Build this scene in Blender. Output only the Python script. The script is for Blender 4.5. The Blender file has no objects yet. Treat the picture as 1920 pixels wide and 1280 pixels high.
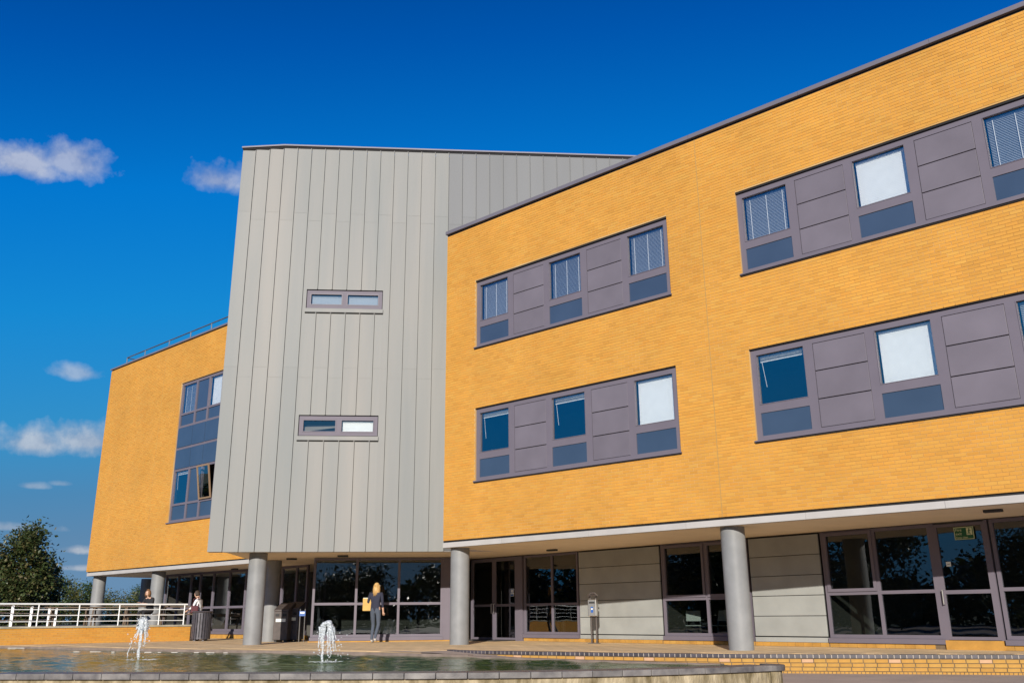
import bpy, bmesh, math, random
from mathutils import Vector, Matrix
random.seed(7)
R_ = math.radians
sc = bpy.context.scene
col = sc.collection

# ------------------------------------------------------------------ camera
FPX, TH, RO = 1677.79, 0.2982, -0.0079          # focal length in photo pixels, pitch, roll
CAMZ = 1.10
cr, sr = math.cos(RO), math.sin(RO)
RIGHT = Vector((1, 0, 0)); UP = Vector((0, -math.sin(TH), math.cos(TH))); FWD = Vector((0, math.cos(TH), math.sin(TH)))
CX = RIGHT*cr + UP*sr; CY = -RIGHT*sr + UP*cr
cam_d = bpy.data.cameras.new('camera'); cam = bpy.data.objects.new('camera', cam_d); col.objects.link(cam)
cam_d.sensor_width = 36; cam_d.lens = FPX/1920*36; cam_d.clip_end = 3000; cam_d.clip_start = 0.05
m = Matrix.Identity(4)
for i in range(3):
    m[i][0] = CX[i]; m[i][1] = CY[i]; m[i][2] = -FWD[i]
m[2][3] = CAMZ
cam.matrix_world = m
sc.camera = cam
def ray(u, v):
    return CX*((u-960)/FPX) + CY*((640-v)/FPX) + FWD
def on_z(u, v, z):
    d = ray(u, v); t = (z-CAMZ)/d.z
    return Vector((d.x*t, d.y*t, z))
def on_wall(u, v, P, a):                        # pixel -> (distance along wall, height)
    d = ray(u, v); n = (-math.sin(a), math.cos(a))
    t = (n[0]*P[0]+n[1]*P[1])/(n[0]*d.x+n[1]*d.y)
    return ((d.x*t-P[0])*math.cos(a)+(d.y*t-P[1])*math.sin(a), CAMZ+d.z*t)
def at_depth(u, v, Y):
    d = ray(u, v); t = Y/d.y
    return Vector((d.x*t, Y, CAMZ+d.z*t))
def project(p):
    q = Vector(p)-Vector((0, 0, CAMZ)); z = q.dot(FWD)
    return (960+FPX*q.dot(CX)/z, 640-FPX*q.dot(CY)/z, FPX/z)

# ------------------------------------------------------------------ world, sun, exposure
SUN_EL, SUN_AZ = R_(18.5), R_(187)
w = bpy.data.worlds.new('World'); sc.world = w; w.use_nodes = True
nt = w.node_tree; nt.nodes.clear()
def N(t, **kw):
    n = nt.nodes.new(t)
    for k, v in kw.items(): setattr(n, k, v)
    return n
def L(a, b): nt.links.new(a, b)
def wmath(op, a, b=None, clamp=False):
    n = N('ShaderNodeMath', operation=op); n.use_clamp = clamp
    for i, x in enumerate((a, b)):
        if x is None: continue
        if isinstance(x, (int, float)): n.inputs[i].default_value = x
        else: L(x, n.inputs[i])
    return n.outputs[0]
sky = N('ShaderNodeTexSky'); sky.sky_type = 'NISHITA'; sky.sun_disc = False
sky.sun_elevation = SUN_EL; sky.sun_rotation = SUN_AZ; sky.air_density = 1.0; sky.dust_density = 0.0; sky.ozone_density = 1.0
sp = N('ShaderNodeSeparateColor'); L(sky.outputs[0], sp.inputs[0])
rp = N('ShaderNodeValToRGB'); L(wmath('MULTIPLY', sp.outputs[1], .1), rp.inputs[0])
els = rp.color_ramp.elements                       # grades the sky's brightness into the deep, saturated blue of the photograph
SKYC = [(.10, (0, .024, .14)), (.143, (0, .050, .265)), (.182, (0, .092, .42)), (.25, (.001, .185, .62)), (.35, (.008, .25, .65)), (.53, (.035, .28, .58)), (.70, (.075, .25, .47)), (.85, (.11, .25, .43)), (1, (.14, .27, .44))]
while len(els) < len(SKYC): els.new(.5)
for e, (p_, c_) in zip(els, SKYC): e.position = p_; e.color = (*c_, 1)
hs = N('ShaderNodeVectorMath', operation='SCALE'); hs.inputs['Scale'].default_value = 7.3; L(rp.outputs[0], hs.inputs[0])
tc = N('ShaderNodeTexCoord'); DIR = tc.outputs['Generated']
nz = N('ShaderNodeTexNoise'); nz.inputs['Scale'].default_value = 34; nz.inputs['Detail'].default_value = 9; nz.inputs['Roughness'].default_value = .58
L(DIR, nz.inputs['Vector'])
nz2 = N('ShaderNodeTexNoise'); nz2.inputs['Scale'].default_value = 9; nz2.inputs['Detail'].default_value = 3
L(DIR, nz2.inputs['Vector'])
NOI = wmath('ADD', wmath('MULTIPLY', wmath('SUBTRACT', nz.outputs[0], .5), 2.6), wmath('MULTIPLY', wmath('SUBTRACT', nz2.outputs[0], .5), 1.6))
def cloud(c, a, b, strength):
    c = Vector(c).normalized(); r = Vector((c.y, -c.x, 0)).normalized(); u = r.cross(c)
    def dot(vv):
        n = N('ShaderNodeVectorMath', operation='DOT_PRODUCT'); L(DIR, n.inputs[0]); n.inputs[1].default_value = vv; return n.outputs['Value']
    x = wmath('DIVIDE', dot(r), a); y = wmath('DIVIDE', dot(u), b)
    y = wmath('ADD', y, wmath('MULTIPLY', wmath('MAXIMUM', wmath('MULTIPLY', y, -1), 0), -.8))   # flat underside
    rr = wmath('SQRT', wmath('ADD', wmath('MULTIPLY', x, x), wmath('MULTIPLY', y, y)))
    e = wmath('ADD', wmath('SUBTRACT', 1.0, rr), wmath('MULTIPLY', NOI, .70))
    mk = wmath('MULTIPLY', wmath('MULTIPLY', e, 1.25, True), wmath('GREATER_THAN', dot(c), 0))
    return wmath('MULTIPLY', mk, strength)
def cpx(u0, u1, v0, v1, s):
    c = ray((u0+u1)/2, (v0+v1)/2).normalized()
    return (c, (u1-u0)/2/FPX*1.05, (v1-v0)/2/FPX*1.15, s)
clouds = [cpx(-50, 115, 264, 352, .60), cpx(70, 190, 270, 345, .52), cpx(345, 475, 305, 376, .50), cpx(100, 190, 682, 718, .42),
          cpx(5, 130, 800, 866, .62), cpx(70, 290, 792, 868, .62), cpx(40, 85, 905, 918, .30), cpx(100, 132, 902, 912, .22),
          cpx(120, 175, 1024, 1041, .5), cpx(122, 200, 1060, 1071, .45), cpx(-120, 100, 980, 996, .3), cpx(170, 300, 950, 970, .25)]
for k in range(8):                                    # the same scattered fair-weather clouds all round
    az = R_(45+k*36+random.uniform(-4, 4)); el = R_(random.choice((3, 5, 8, 12, 17, 22)) + random.uniform(-1, 1))
    s = random.uniform(.5, 1.4)
    clouds.append((Vector((math.sin(az)*math.cos(el), math.cos(az)*math.cos(el), math.sin(el))), .07*s, .025*s, random.uniform(.35, .6)))
tot = None
for c in clouds:
    k = cloud(*c)
    tot = k if tot is None else wmath('MAXIMUM', tot, k)
mx = N('ShaderNodeMixRGB'); mx.inputs[2].default_value = (4.5, 4.4, 5.0, 1)
L(tot, mx.inputs[0]); L(hs.outputs[0], mx.inputs[1])
cm = N('ShaderNodeMixRGB'); cm.inputs[1].default_value = (3.1, 3.2, 3.7, 1); cm.inputs[2].default_value = (5.1, 5.1, 5.2, 1)
cr_ = N('ShaderNodeMapRange'); cr_.inputs[1].default_value = .38; cr_.inputs[2].default_value = .62; L(nz.outputs[0], cr_.inputs[0]); L(cr_.outputs[0], cm.inputs[0]); L(cm.outputs[0], mx.inputs[2])
bg = N('ShaderNodeBackground'); bg.inputs[1].default_value = 0.10
L(mx.outputs[0], bg.inputs[0])
wo = N('ShaderNodeOutputWorld'); L(bg.outputs[0], wo.inputs[0])

sd = bpy.data.lights.new('sun', 'SUN'); sd.energy = 4.2; sd.angle = R_(.53); sd.color = (1, .93, .82)
sun = bpy.data.objects.new('sun', sd); col.objects.link(sun)
sv = Vector((math.sin(SUN_AZ)*math.cos(SUN_EL), math.cos(SUN_AZ)*math.cos(SUN_EL), math.sin(SUN_EL)))
sun.rotation_euler = sv.to_track_quat('Z', 'Y').to_euler(); sun.location = sv*60
sc.view_settings.view_transform = 'Standard'; sc.view_settings.look = 'None'
sc.view_settings.exposure = 0.45; sc.view_settings.gamma = 1.0
sc.render.resolution_x, sc.render.resolution_y = 1024, 682

# ------------------------------------------------------------------ materials
MATS = {}
def mat(name, color, rough=.6, metal=0., var=.0, scale=6., bump=0., bscale=40., rnd=0., color2=None, spec=.5, stretch=None, hue=None, bdist=.01):
    m = bpy.data.materials.new(name); m.use_nodes = True; t = m.node_tree
    b = t.nodes['Principled BSDF']
    b.inputs['Roughness'].default_value = rough; b.inputs['Metallic'].default_value = metal
    b.inputs['Specular IOR Level'].default_value = spec
    def n(ty): return t.nodes.new(ty)
    tcn = n('ShaderNodeTexCoord'); vec = tcn.outputs['Object']
    if stretch:
        mp = n('ShaderNodeMapping'); mp.inputs['Scale'].default_value = stretch; t.links.new(vec, mp.inputs[0]); vec = mp.outputs[0]
    base = n('ShaderNodeRGB'); base.outputs[0].default_value = (*color, 1); cur = base.outputs[0]
    if color2 or var:
        no = n('ShaderNodeTexNoise'); no.inputs['Scale'].default_value = scale; no.inputs['Detail'].default_value = 6
        t.links.new(vec, no.inputs['Vector'])
        rp = n('ShaderNodeMapRange'); rp.inputs[1].default_value = .3; rp.inputs[2].default_value = .7
        t.links.new(no.outputs[0], rp.inputs[0])
        mixn = n('ShaderNodeMixRGB'); t.links.new(rp.outputs[0], mixn.inputs[0]); 
        c2 = color2 or tuple(min(1, c*(1+var)) for c in color); c1 = color if color2 else tuple(c*(1-var) for c in color)
        mixn.inputs[1].default_value = (*c1, 1); mixn.inputs[2].default_value = (*c2, 1)
        cur = mixn.outputs[0]
    if rnd or hue:
        oi = n('ShaderNodeObjectInfo'); ge = n('ShaderNodeNewGeometry')
        ad = n('ShaderNodeMath'); ad.operation = 'ADD'; t.links.new(oi.outputs['Random'], ad.inputs[0]); t.links.new(ge.outputs['Random Per Island'], ad.inputs[1])
        fr = n('ShaderNodeMath'); fr.operation = 'FRACT'; t.links.new(ad.outputs[0], fr.inputs[0])
        if hue:
            rm = n('ShaderNodeValToRGB'); rm.color_ramp.interpolation = 'LINEAR'
            els = rm.color_ramp.elements
            while len(els) < len(hue): els.new(.5)
            for i, h in enumerate(hue): els[i].position = i/(len(hue)-1); els[i].color = (*h, 1)
            t.links.new(fr.outputs[0], rm.inputs[0])
            mu = n('ShaderNodeMixRGB'); mu.blend_type = 'MULTIPLY'; mu.inputs[0].default_value = 1
            t.links.new(cur, mu.inputs[1]); t.links.new(rm.outputs[0], mu.inputs[2]); cur = mu.outputs[0]
        else:
            mr = n('ShaderNodeMapRange'); mr.inputs[3].default_value = 1-rnd; mr.inputs[4].default_value = 1+rnd; t.links.new(fr.outputs[0], mr.inputs[0])
            mu = n('ShaderNodeMixRGB'); mu.blend_type = 'MULTIPLY'; mu.inputs[0].default_value = 1
            t.links.new(cur, mu.inputs[1]); t.links.new(mr.outputs[0], mu.inputs[2]); cur = mu.outputs[0]
    t.links.new(cur, b.inputs['Base Color'])
    if bump:
        nb = n('ShaderNodeTexNoise'); nb.inputs['Scale'].default_value = bscale; nb.inputs['Detail'].default_value = 4
        t.links.new(vec, nb.inputs['Vector'])
        bp = n('ShaderNodeBump'); bp.inputs['Strength'].default_value = bump; bp.inputs['Distance'].default_value = bdist
        t.links.new(nb.outputs[0], bp.inputs['Height']); t.links.new(bp.outputs[0], b.inputs['Normal'])
    MATS[name] = m
    return m
BH = [(1, 1, 1), (.95, .92, .85), (1.03, 1.03, .98), (.985, .90, .76), (1.01, 1.06, 1.12), (.89, .84, .74), (1.05, 1.01, .90), (1, .96, .92)]
mat('brick', (.565, .276, .045), .85, var=.09, scale=.45, bump=.3, bscale=60, hue=BH)
mat('mortar', (.47, .25, .062), .9, color2=(.60, .41, .19), scale=.8, bump=.3)
mat('joint', (.42, .24, .07), .9)
mat('brick_low', (.43, .235, .052), .85, var=.16, scale=4, bump=.4, bscale=50, hue=BH)
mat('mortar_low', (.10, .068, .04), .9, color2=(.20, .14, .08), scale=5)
mat('brick_pink', (.50, .30, .17), .8, var=.1)
mat('brick_blue', (.055, .048, .058), .5, var=.25, scale=12, rnd=.3)
mat('frame', (.145, .128, .158), .55, spec=.2, var=.04, scale=2)
mat('panel', (.152, .135, .163), .5, spec=.25, var=.09, scale=1.2, rnd=.05, bump=.05, bscale=2)
mat('spandrel', (.045, .066, .108), .06, var=.10, scale=.8, spec=.8)
mat('coping_light', (.24, .225, .25), .6, var=.06, scale=2, spec=.2)
mat('coping', (.15, .138, .165), .45, var=.08, scale=1)
mat('gap', (.012, .011, .012), .9)  # near-black; also for the shade strips under lintels, sills and copings
mat('zinc', (.188, .198, .197), .52, 0, spec=.27, color2=(.246, .236, .222), scale=.5, rnd=.022, stretch=(1.9, 1, .22), bump=.22, bscale=2.2, bdist=.02)
mat('zinc_shaded', (.182, .185, .19), .6, 0, spec=.25, var=.05, scale=.6, rnd=.04, stretch=(1.6, 1, .3), bump=.06, bscale=3)  # greyer copy of zinc, duller light on the upper face put into its colour
mat('clad', (.30, .31, .30), .55, 0, spec=.3, var=.10, scale=1.6, rnd=.06, bump=.06, bscale=4)
mat('fascia', (.43, .41, .395), .6, spec=.2, var=.06, scale=2, rnd=.04)
mat('soffit', (.80, .67, .50), .7, var=.05, scale=1.5)
mat('column', (.225, .228, .232), .5, spec=.3, var=.11, scale=2.5, bump=.05, bscale=6)
mat('dark_metal', (.03, .03, .032), .5)
mat('black_plastic', (.015, .015, .016), .5)
mat('steel', (.55, .52, .48), .3, .9, var=.1)
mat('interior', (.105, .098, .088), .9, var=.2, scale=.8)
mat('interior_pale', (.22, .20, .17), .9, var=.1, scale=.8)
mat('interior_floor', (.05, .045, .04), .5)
mat('blind', (.80, .81, .80), .55, var=.03)
mat('blind_grey', (.36, .40, .45), .6)
mat('white', (.78, .78, .77), .4, var=.05, scale=3)
mat('paving', (.62, .44, .24), .85, var=.16, scale=2.5, rnd=.10, bump=.25, bscale=30)
mat('paving_base', (.42, .30, .17), .9, var=.2, scale=1.5)
mat('plaza', (.33, .265, .22), .85, color2=(.42, .335, .275), scale=1.3, bump=.3, bscale=25)
mat('joint_pale', (.40, .35, .30), .9)
mat('joint_dark', (.05, .045, .045), .9)
mat('ground', (.10, .11, .05), .95, var=.3, scale=.1)
mat('upper_paving', (.22, .19, .16), .9, var=.2, scale=1)
mat('pond_stone', (.07, .064, .067), .5, color2=(.20, .185, .175), scale=5, rnd=.18, bump=.2)
mat('rim_dark', (.21, .16, .135), .7, var=.2, scale=4)
mat('rim_piece', (.62, .58, .54), .5, var=.2, scale=6)  # pale colour of the painted glints along the far pond rim
mat('render', (.47, .39, .26), .95, color2=(.12, .09, .04), scale=7, bump=1., bscale=26, stretch=(1, 1, .35), bdist=.03)
mat('wall_cap', (.36, .33, .25), .8, var=.2, scale=4)
mat('wood', (.13, .09, .06), .8, var=.3, scale=5, stretch=(1, 6, 6))
mat('wood_warm', (.26, .17, .10), .6)
mat('bark', (.09, .065, .045), .95, var=.3, scale=8, bump=.5)
mat('lamp_globe', (.55, .55, .55), .15, var=.1)
mat('bin_grey', (.085, .080, .095), .42, .3, var=.2, scale=8)
mat('bin_brown', (.075, .06, .055), .5, var=.2)
mat('skin', (.56, .34, .24), .55, var=.05)
mat('hair_brown', (.045, .028, .018), .6, var=.3, scale=40)
mat('hair_blonde', (.50, .31, .12), .5, var=.3, scale=40, stretch=(1, 1, .2))
mat('hair_auburn', (.22, .11, .05), .5, var=.3, scale=40)
mat('shirt_white', (.74, .74, .76), .8, bump=.3, bscale=12)
mat('cloth_grey', (.19, .18, .20), .9, bump=.3, bscale=12)
mat('cloth_black', (.018, .017, .02), .9, bump=.3, bscale=12)
mat('cloth_navy', (.022, .024, .045), .9, bump=.3, bscale=12)
mat('jeans', (.065, .08, .11), .9, bump=.3, bscale=20)
mat('maroon', (.085, .012, .02), .6)
mat('folder', (.55, .33, .09), .7, var=.1)
mat('shoe', (.5, .48, .45), .6)
mat('sign_green', (.01, .10, .035), .4)
mat('sign_blue', (.015, .09, .35), .4)
mat('sign_paper', (.75, .78, .72), .5)
mat('sign_yellow', (.62, .66, .40), .5)
mat('red_print', (.4, .05, .05), .5)

def foliage(name, c1, c2, c3):
    m = bpy.data.materials.new(name); m.use_nodes = True; t = m.node_tree; b = t.nodes['Principled BSDF']
    ge = t.nodes.new('ShaderNodeNewGeometry'); rp = t.nodes.new('ShaderNodeValToRGB')
    e = rp.color_ramp.elements; e[0].color = (*c1, 1); e[1].color = (*c3, 1); x = e.new(.6); x.color = (*c2, 1)
    t.links.new(ge.outputs['Random Per Island'], rp.inputs[0]); t.links.new(rp.outputs[0], b.inputs['Base Color'])
    b.inputs['Roughness'].default_value = .45
    tr = t.nodes.new('ShaderNodeBsdfTranslucent'); t.links.new(rp.outputs[0], tr.inputs[0])
    mxn = t.nodes.new('ShaderNodeMixShader'); mxn.inputs[0].default_value = .25
    t.links.new(b.outputs[0], mxn.inputs[1]); t.links.new(tr.outputs[0], mxn.inputs[2])
    t.links.new(mxn.outputs[0], t.nodes['Material Output'].inputs[0]); MATS[name] = m
foliage('leaf_dark', (.035, .058, .016), (.075, .10, .03), (.15, .12, .05))
foliage('leaf_olive', (.06, .075, .018), (.115, .12, .03), (.19, .17, .05))
foliage('leaf_wood', (.014, .026, .008), (.03, .045, .014), (.05, .06, .02))
foliage('leaf_green', (.03, .06, .015), (.06, .10, .025), (.11, .14, .04))

def glass(name, refl, tint):
    m = bpy.data.materials.new(name); m.use_nodes = True; t = m.node_tree; t.nodes.remove(t.nodes['Principled BSDF'])
    tr = t.nodes.new('ShaderNodeBsdfTransparent'); tr.inputs[0].default_value = (*tint, 1)
    gl = t.nodes.new('ShaderNodeBsdfGlossy'); gl.inputs['Roughness'].default_value = .004; gl.inputs[0].default_value = (.92, .97, 1, 1)
    tcn = t.nodes.new('ShaderNodeTexCoord'); no = t.nodes.new('ShaderNodeTexNoise'); no.inputs['Scale'].default_value = .9
    t.links.new(tcn.outputs['Object'], no.inputs['Vector'])
    bp = t.nodes.new('ShaderNodeBump'); bp.inputs['Strength'].default_value = .05; bp.inputs['Distance'].default_value = .05
    t.links.new(no.outputs[0], bp.inputs['Height']); t.links.new(bp.outputs[0], gl.inputs['Normal'])
    fr = t.nodes.new('ShaderNodeFresnel'); fr.inputs[0].default_value = 1.5
    ma = t.nodes.new('ShaderNodeMath'); ma.operation = 'MULTIPLY_ADD'; ma.inputs[1].default_value = 1.3; ma.inputs[2].default_value = refl; ma.use_clamp = True
    t.links.new(fr.outputs[0], ma.inputs[0])
    ge = t.nodes.new('ShaderNodeNewGeometry'); iv = t.nodes.new('ShaderNodeMath'); iv.operation = 'SUBTRACT'; iv.inputs[0].default_value = 1; t.links.new(ge.outputs['Backfacing'], iv.inputs[1])
    mk = t.nodes.new('ShaderNodeMath'); mk.operation = 'MULTIPLY'; t.links.new(ma.outputs[0], mk.inputs[0]); t.links.new(iv.outputs[0], mk.inputs[1]); ma = mk
    mxn = t.nodes.new('ShaderNodeMixShader'); t.links.new(ma.outputs[0], mxn.inputs[0]); t.links.new(tr.outputs[0], mxn.inputs[1]); t.links.new(gl.outputs[0], mxn.inputs[2])
    t.links.new(mxn.outputs[0], t.nodes['Material Output'].inputs[0]); MATS[name] = m
glass('glass', .18, (.97, .98, .98))
glass('glass_dark', .06, (.60, .64, .63))

m = bpy.data.materials.new('water'); m.use_nodes = True; t = m.node_tree; b = t.nodes['Principled BSDF']
b.inputs['Base Color'].default_value = (.050, .105, .030, 1); b.inputs['Roughness'].default_value = .05; b.inputs['IOR'].default_value = 1.16
tcn = t.nodes.new('ShaderNodeTexCoord'); mp = t.nodes.new('ShaderNodeMapping'); mp.inputs['Scale'].default_value = (1, 1, 1)
t.links.new(tcn.outputs['Object'], mp.inputs[0])
no = t.nodes.new('ShaderNodeTexNoise'); no.inputs['Scale'].default_value = 9; no.inputs['Detail'].default_value = 4; no.inputs['Roughness'].default_value = .65
t.links.new(mp.outputs[0], no.inputs['Vector'])
bp = t.nodes.new('ShaderNodeBump'); bp.inputs['Strength'].default_value = .35; bp.inputs['Distance'].default_value = .03
t.links.new(no.outputs[0], bp.inputs['Height']); t.links.new(bp.outputs[0], b.inputs['Normal']); MATS['water'] = m

m = bpy.data.materials.new('foam'); m.use_nodes = True; t = m.node_tree; b = t.nodes['Principled BSDF']
b.inputs['Base Color'].default_value = (.72, .76, .80, 1); b.inputs['Roughness'].default_value = .25
tr = t.nodes.new('ShaderNodeBsdfTransparent'); mxn = t.nodes.new('ShaderNodeMixShader')
tcn = t.nodes.new('ShaderNodeTexCoord'); no = t.nodes.new('ShaderNodeTexNoise'); no.inputs['Scale'].default_value = 30; no.inputs['Detail'].default_value = 3
t.links.new(tcn.outputs['Object'], no.inputs['Vector'])
mr = t.nodes.new('ShaderNodeMapRange'); mr.inputs[1].default_value = .35; mr.inputs[2].default_value = .65; mr.inputs[3].default_value = .12; mr.inputs[4].default_value = .72
t.links.new(no.outputs[0], mr.inputs[0]); t.links.new(mr.outputs[0], mxn.inputs[0])
t.links.new(tr.outputs[0], mxn.inputs[1]); t.links.new(b.outputs[0], mxn.inputs[2])
t.links.new(mxn.outputs[0], t.nodes['Material Output'].inputs[0]); MATS['foam'] = m

# ------------------------------------------------------------------ mesh helpers
class MB:
    def __init__(s, M=None): s.v = []; s.f = []; s.M = M
    def add(s, vs, fs):
        o = len(s.v)
        s.v += [tuple(s.M @ Vector(p)) if s.M is not None else tuple(p) for p in vs]
        s.f += [tuple(i+o for i in f) for f in fs]
        return s
    def box(s, x0, x1, y0, y1, z0, z1, back=True):
        vs = [(x0, y0, z0), (x1, y0, z0), (x1, y1, z0), (x0, y1, z0), (x0, y0, z1), (x1, y0, z1), (x1, y1, z1), (x0, y1, z1)]
        fs = [(0, 1, 5, 4), (1, 2, 6, 5), (3, 0, 4, 7), (4, 5, 6, 7), (3, 2, 1, 0)]
        if back: fs.append((2, 3, 7, 6))
        return s.add(vs, fs)
    def quad(s, *p): return s.add(p, [tuple(range(len(p)))])
    def bar(s, a, b, w, h=None, up=(0, 0, 1)):
        h = h or w; a = Vector(a); b = Vector(b); d = (b-a).normalized(); u = Vector(up)
        if abs(d.dot(u)) > .98: u = Vector((0, 1, 0))
        x = d.cross(u).normalized()*w/2; y = x.cross(d).normalized()*h/2
        vs = [p+i*x+j*y for p in (a, b) for i, j in ((-1, -1), (1, -1), (1, 1), (-1, 1))]
        return s.add(vs, [(0, 3, 2, 1), (4, 5, 6, 7), (0, 1, 5, 4), (1, 2, 6, 5), (2, 3, 7, 6), (3, 0, 4, 7)])
    def tube(s, pts, rad, seg=10, cap=True):
        pts = [Vector(p) for p in pts]; n = len(pts)
        if isinstance(rad, (int, float)): rad = [rad]*n
        vs = []; fs = []
        for i, p in enumerate(pts):
            d = (pts[min(i+1, n-1)]-pts[max(i-1, 0)]).normalized()
            u = Vector((0, 0, 1)) if abs(d.z) < .9 else Vector((1, 0, 0))
            x = d.cross(u).normalized(); y = d.cross(x).normalized()
            for k in range(seg):
                a = 2*math.pi*k/seg; vs.append(p+(x*math.cos(a)+y*math.sin(a))*rad[i])
        for i in range(n-1):
            for k in range(seg):
                a = i*seg+k; b = i*seg+(k+1) % seg; fs.append((a, b, b+seg, a+seg))
        if cap: fs.append(tuple(range(seg))[::-1]); fs.append(tuple((n-1)*seg+k for k in range(seg)))
        return s.add(vs, fs)
    def prism(s, poly, z0, z1):
        n = len(poly); vs = [(p[0], p[1], z0) for p in poly]+[(p[0], p[1], z1) for p in poly]
        return s.add(vs, [tuple(range(n))[::-1], tuple(range(n, 2*n))]+[(i, (i+1) % n, (i+1) % n+n, i+n) for i in range(n)])
    def sphere(s, c, r, seg=12, rings=8):
        c = Vector(c); r = (r, r, r) if isinstance(r, (int, float)) else r
        vs = [c+Vector((0, 0, r[2]))]; fs = []
        for i in range(1, rings):
            ph = math.pi*i/rings
            for k in range(seg):
                a = 2*math.pi*k/seg; vs.append(c+Vector((r[0]*math.sin(ph)*math.cos(a), r[1]*math.sin(ph)*math.sin(a), r[2]*math.cos(ph))))
        vs.append(c-Vector((0, 0, r[2])))
        for k in range(seg): fs.append((0, 1+k, 1+(k+1) % seg))
        for i in range(rings-2):
            for k in range(seg):
                a = 1+i*seg+k; b = 1+i*seg+(k+1) % seg; fs.append((a, a+seg, b+seg, b))
        e = len(vs)-1; o = 1+(rings-2)*seg
        for k in range(seg): fs.append((o+k, e, o+(k+1) % seg))
        return s.add(vs, fs)
    def mesh(s, name, material):
        me = bpy.data.meshes.new(name); me.from_pydata(s.v, [], s.f); me.update()
        if material: me.materials.append(MATS[material])
        return me
    def build(s, name, material, parent=None, smooth=False, kind=None, bevel=0):
        me = s.mesh(name, material)
        if smooth:
            for p in me.polygons: p.use_smooth = True
        return link(name, me, parent, kind, bevel)
def link(name, me, parent=None, kind=None, bevel=0):
    o = bpy.data.objects.new(name, me); col.objects.link(o)
    if parent: o.parent = parent
    if kind: o['kind'] = kind
    if bevel:
        bv = o.modifiers.new('bevel', 'BEVEL'); bv.width = bevel; bv.segments = 2; bv.limit_method = 'ANGLE'
    return o
def tag(o, label, cat, group=None):
    o['label'] = label; o['category'] = cat
    if group: o['group'] = group
    return o
def thing(name, label, cat, loc=(0, 0, 0), rz=0, group=None):
    o = bpy.data.objects.new(name, None); col.objects.link(o); o.empty_display_size = .2
    o.location = loc; o.rotation_euler = (0, 0, rz)
    return tag(o, label, cat, group)
def smooth_by_angle(o, ang=40):
    for p in o.data.polygons: p.use_smooth = True
    o.data.set_sharp_from_angle(angle=R_(ang))
def copy_tree(o, parent=None):
    c = o.copy(); col.objects.link(c); c.parent = parent
    for ch in list(o.children): copy_tree(ch, c)
    return c
def text_mesh(txt, size, name='lettering'):
    cu = bpy.data.curves.new(name, 'FONT'); cu.body = txt; cu.size = size; cu.align_x = 'LEFT'; cu.extrude = .001
    o = bpy.data.objects.new(name, cu); col.objects.link(o)
    bpy.context.view_layer.update()
    me = bpy.data.meshes.new_from_object(o.evaluated_get(bpy.context.evaluated_depsgraph_get()))
    bpy.data.objects.remove(o); bpy.data.curves.remove(cu)
    return me

# ------------------------------------------------------------------ key levels and lines of the place
Z_TER = .36                                    # terrace in front of the building
Z_SOF = 3.03; Z_BRB = 3.226; Z_BRT = 12.82; Z_BOX = 16.70
P_R = (-2.05, 26.64); A_R = -.7277             # right wing: left end and direction of its front
P_L = (-19.69, 42.57); A_L = -.7318            # left wing
P_B = (-2.19, 28.04); A_B = .0801              # metal block (its right visible end)
Z_WAT = .28
WX = .015                                      # brick proud of mortar

# ------------------------------------------------------------------ ground, plaza, terrace
def inside(p, poly):
    c = False; n = len(poly); x, y = p[0], p[1]
    for i in range(n):
        x1, y1 = poly[i][0], poly[i][1]; x2, y2 = poly[i-1][0], poly[i-1][1]
        if (y1 > y) != (y2 > y) and x < (x2-x1)*(y-y1)/(y2-y1)+x1: c = not c
    return c
def resample(pts, pitch):
    pts = [Vector(p) for p in pts]; out = [pts[0]]; need = pitch
    for a, b in zip(pts, pts[1:]):
        l = (b-a).length; t = 0
        while l-t >= need:
            t += need; out.append(a+(b-a)*(t/l)); need = pitch
        need -= l-t
    return out
def smooth_line(pts, k=2):
    for _ in range(k):
        q = [pts[0]]
        for a, b in zip(pts, pts[1:]): q += [a*.75+b*.25, a*.25+b*.75]
        pts = q+[pts[-1]]
    return pts
g = MB(); g.quad((-700, -500, -.03), (700, -500, -.03), (700, 1500, -.03), (-700, 1500, -.03))
g.build('ground', 'ground', kind='structure')
edge = [on_z(u, v, Z_TER) for u, v in ((834, 1217), (860, 1218.3), (1000, 1221), (1190, 1223.5), (1400, 1226), (1530, 1226.3), (1780, 1226.8), (1920, 1227.2))]
d_ = (edge[-1]-edge[-2]).normalized(); edge += [edge[-1]+d_*4, edge[-1]+d_*9]
edge = smooth_line(edge)
far_px = ((-260, 1207), (0, 1212.5), (200, 1217), (450, 1221), (600, 1223), (780, 1227), (900, 1230), (1100, 1237), (1300, 1243), (1400, 1245))
far = smooth_line([on_z(u, v, .30) for u, v in far_px])
front_px = ((-330, 1262.5), (0, 1262), (480, 1262), (900, 1260), (1100, 1257), (1250, 1253.5), (1400, 1248.5), (1444, 1246.5))
front = smooth_line([on_z(u, v, .35) for u, v in front_px])
XA, XB = on_z(834, 1217, Z_TER).x, on_z(1440, 1226, Z_TER).x
def ramp_z(x): return Z_TER-.004-(Z_TER-.02)*max(0, min(1, (x-XA)/(XB-XA)))**.8
pl = MB(); pl.quad((-60, -40, 0), (60, -40, 0), (60, 26, 0), (-60, 26, 0))
plaza = pl.build('plaza', 'plaza', kind='structure')
a_, b_ = on_z(1405, 1282, .004), on_z(1538, 1264.5, .004)
MB().bar(a_, b_, .05, .006).build('drain_joint', 'joint_dark', plaza)
a_, b_ = on_z(1640, 1280, .004), on_z(1960, 1275.5, .004)
MB().bar(a_, b_, .03, .006).build('drain_joint', 'joint_dark', plaza)
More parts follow.
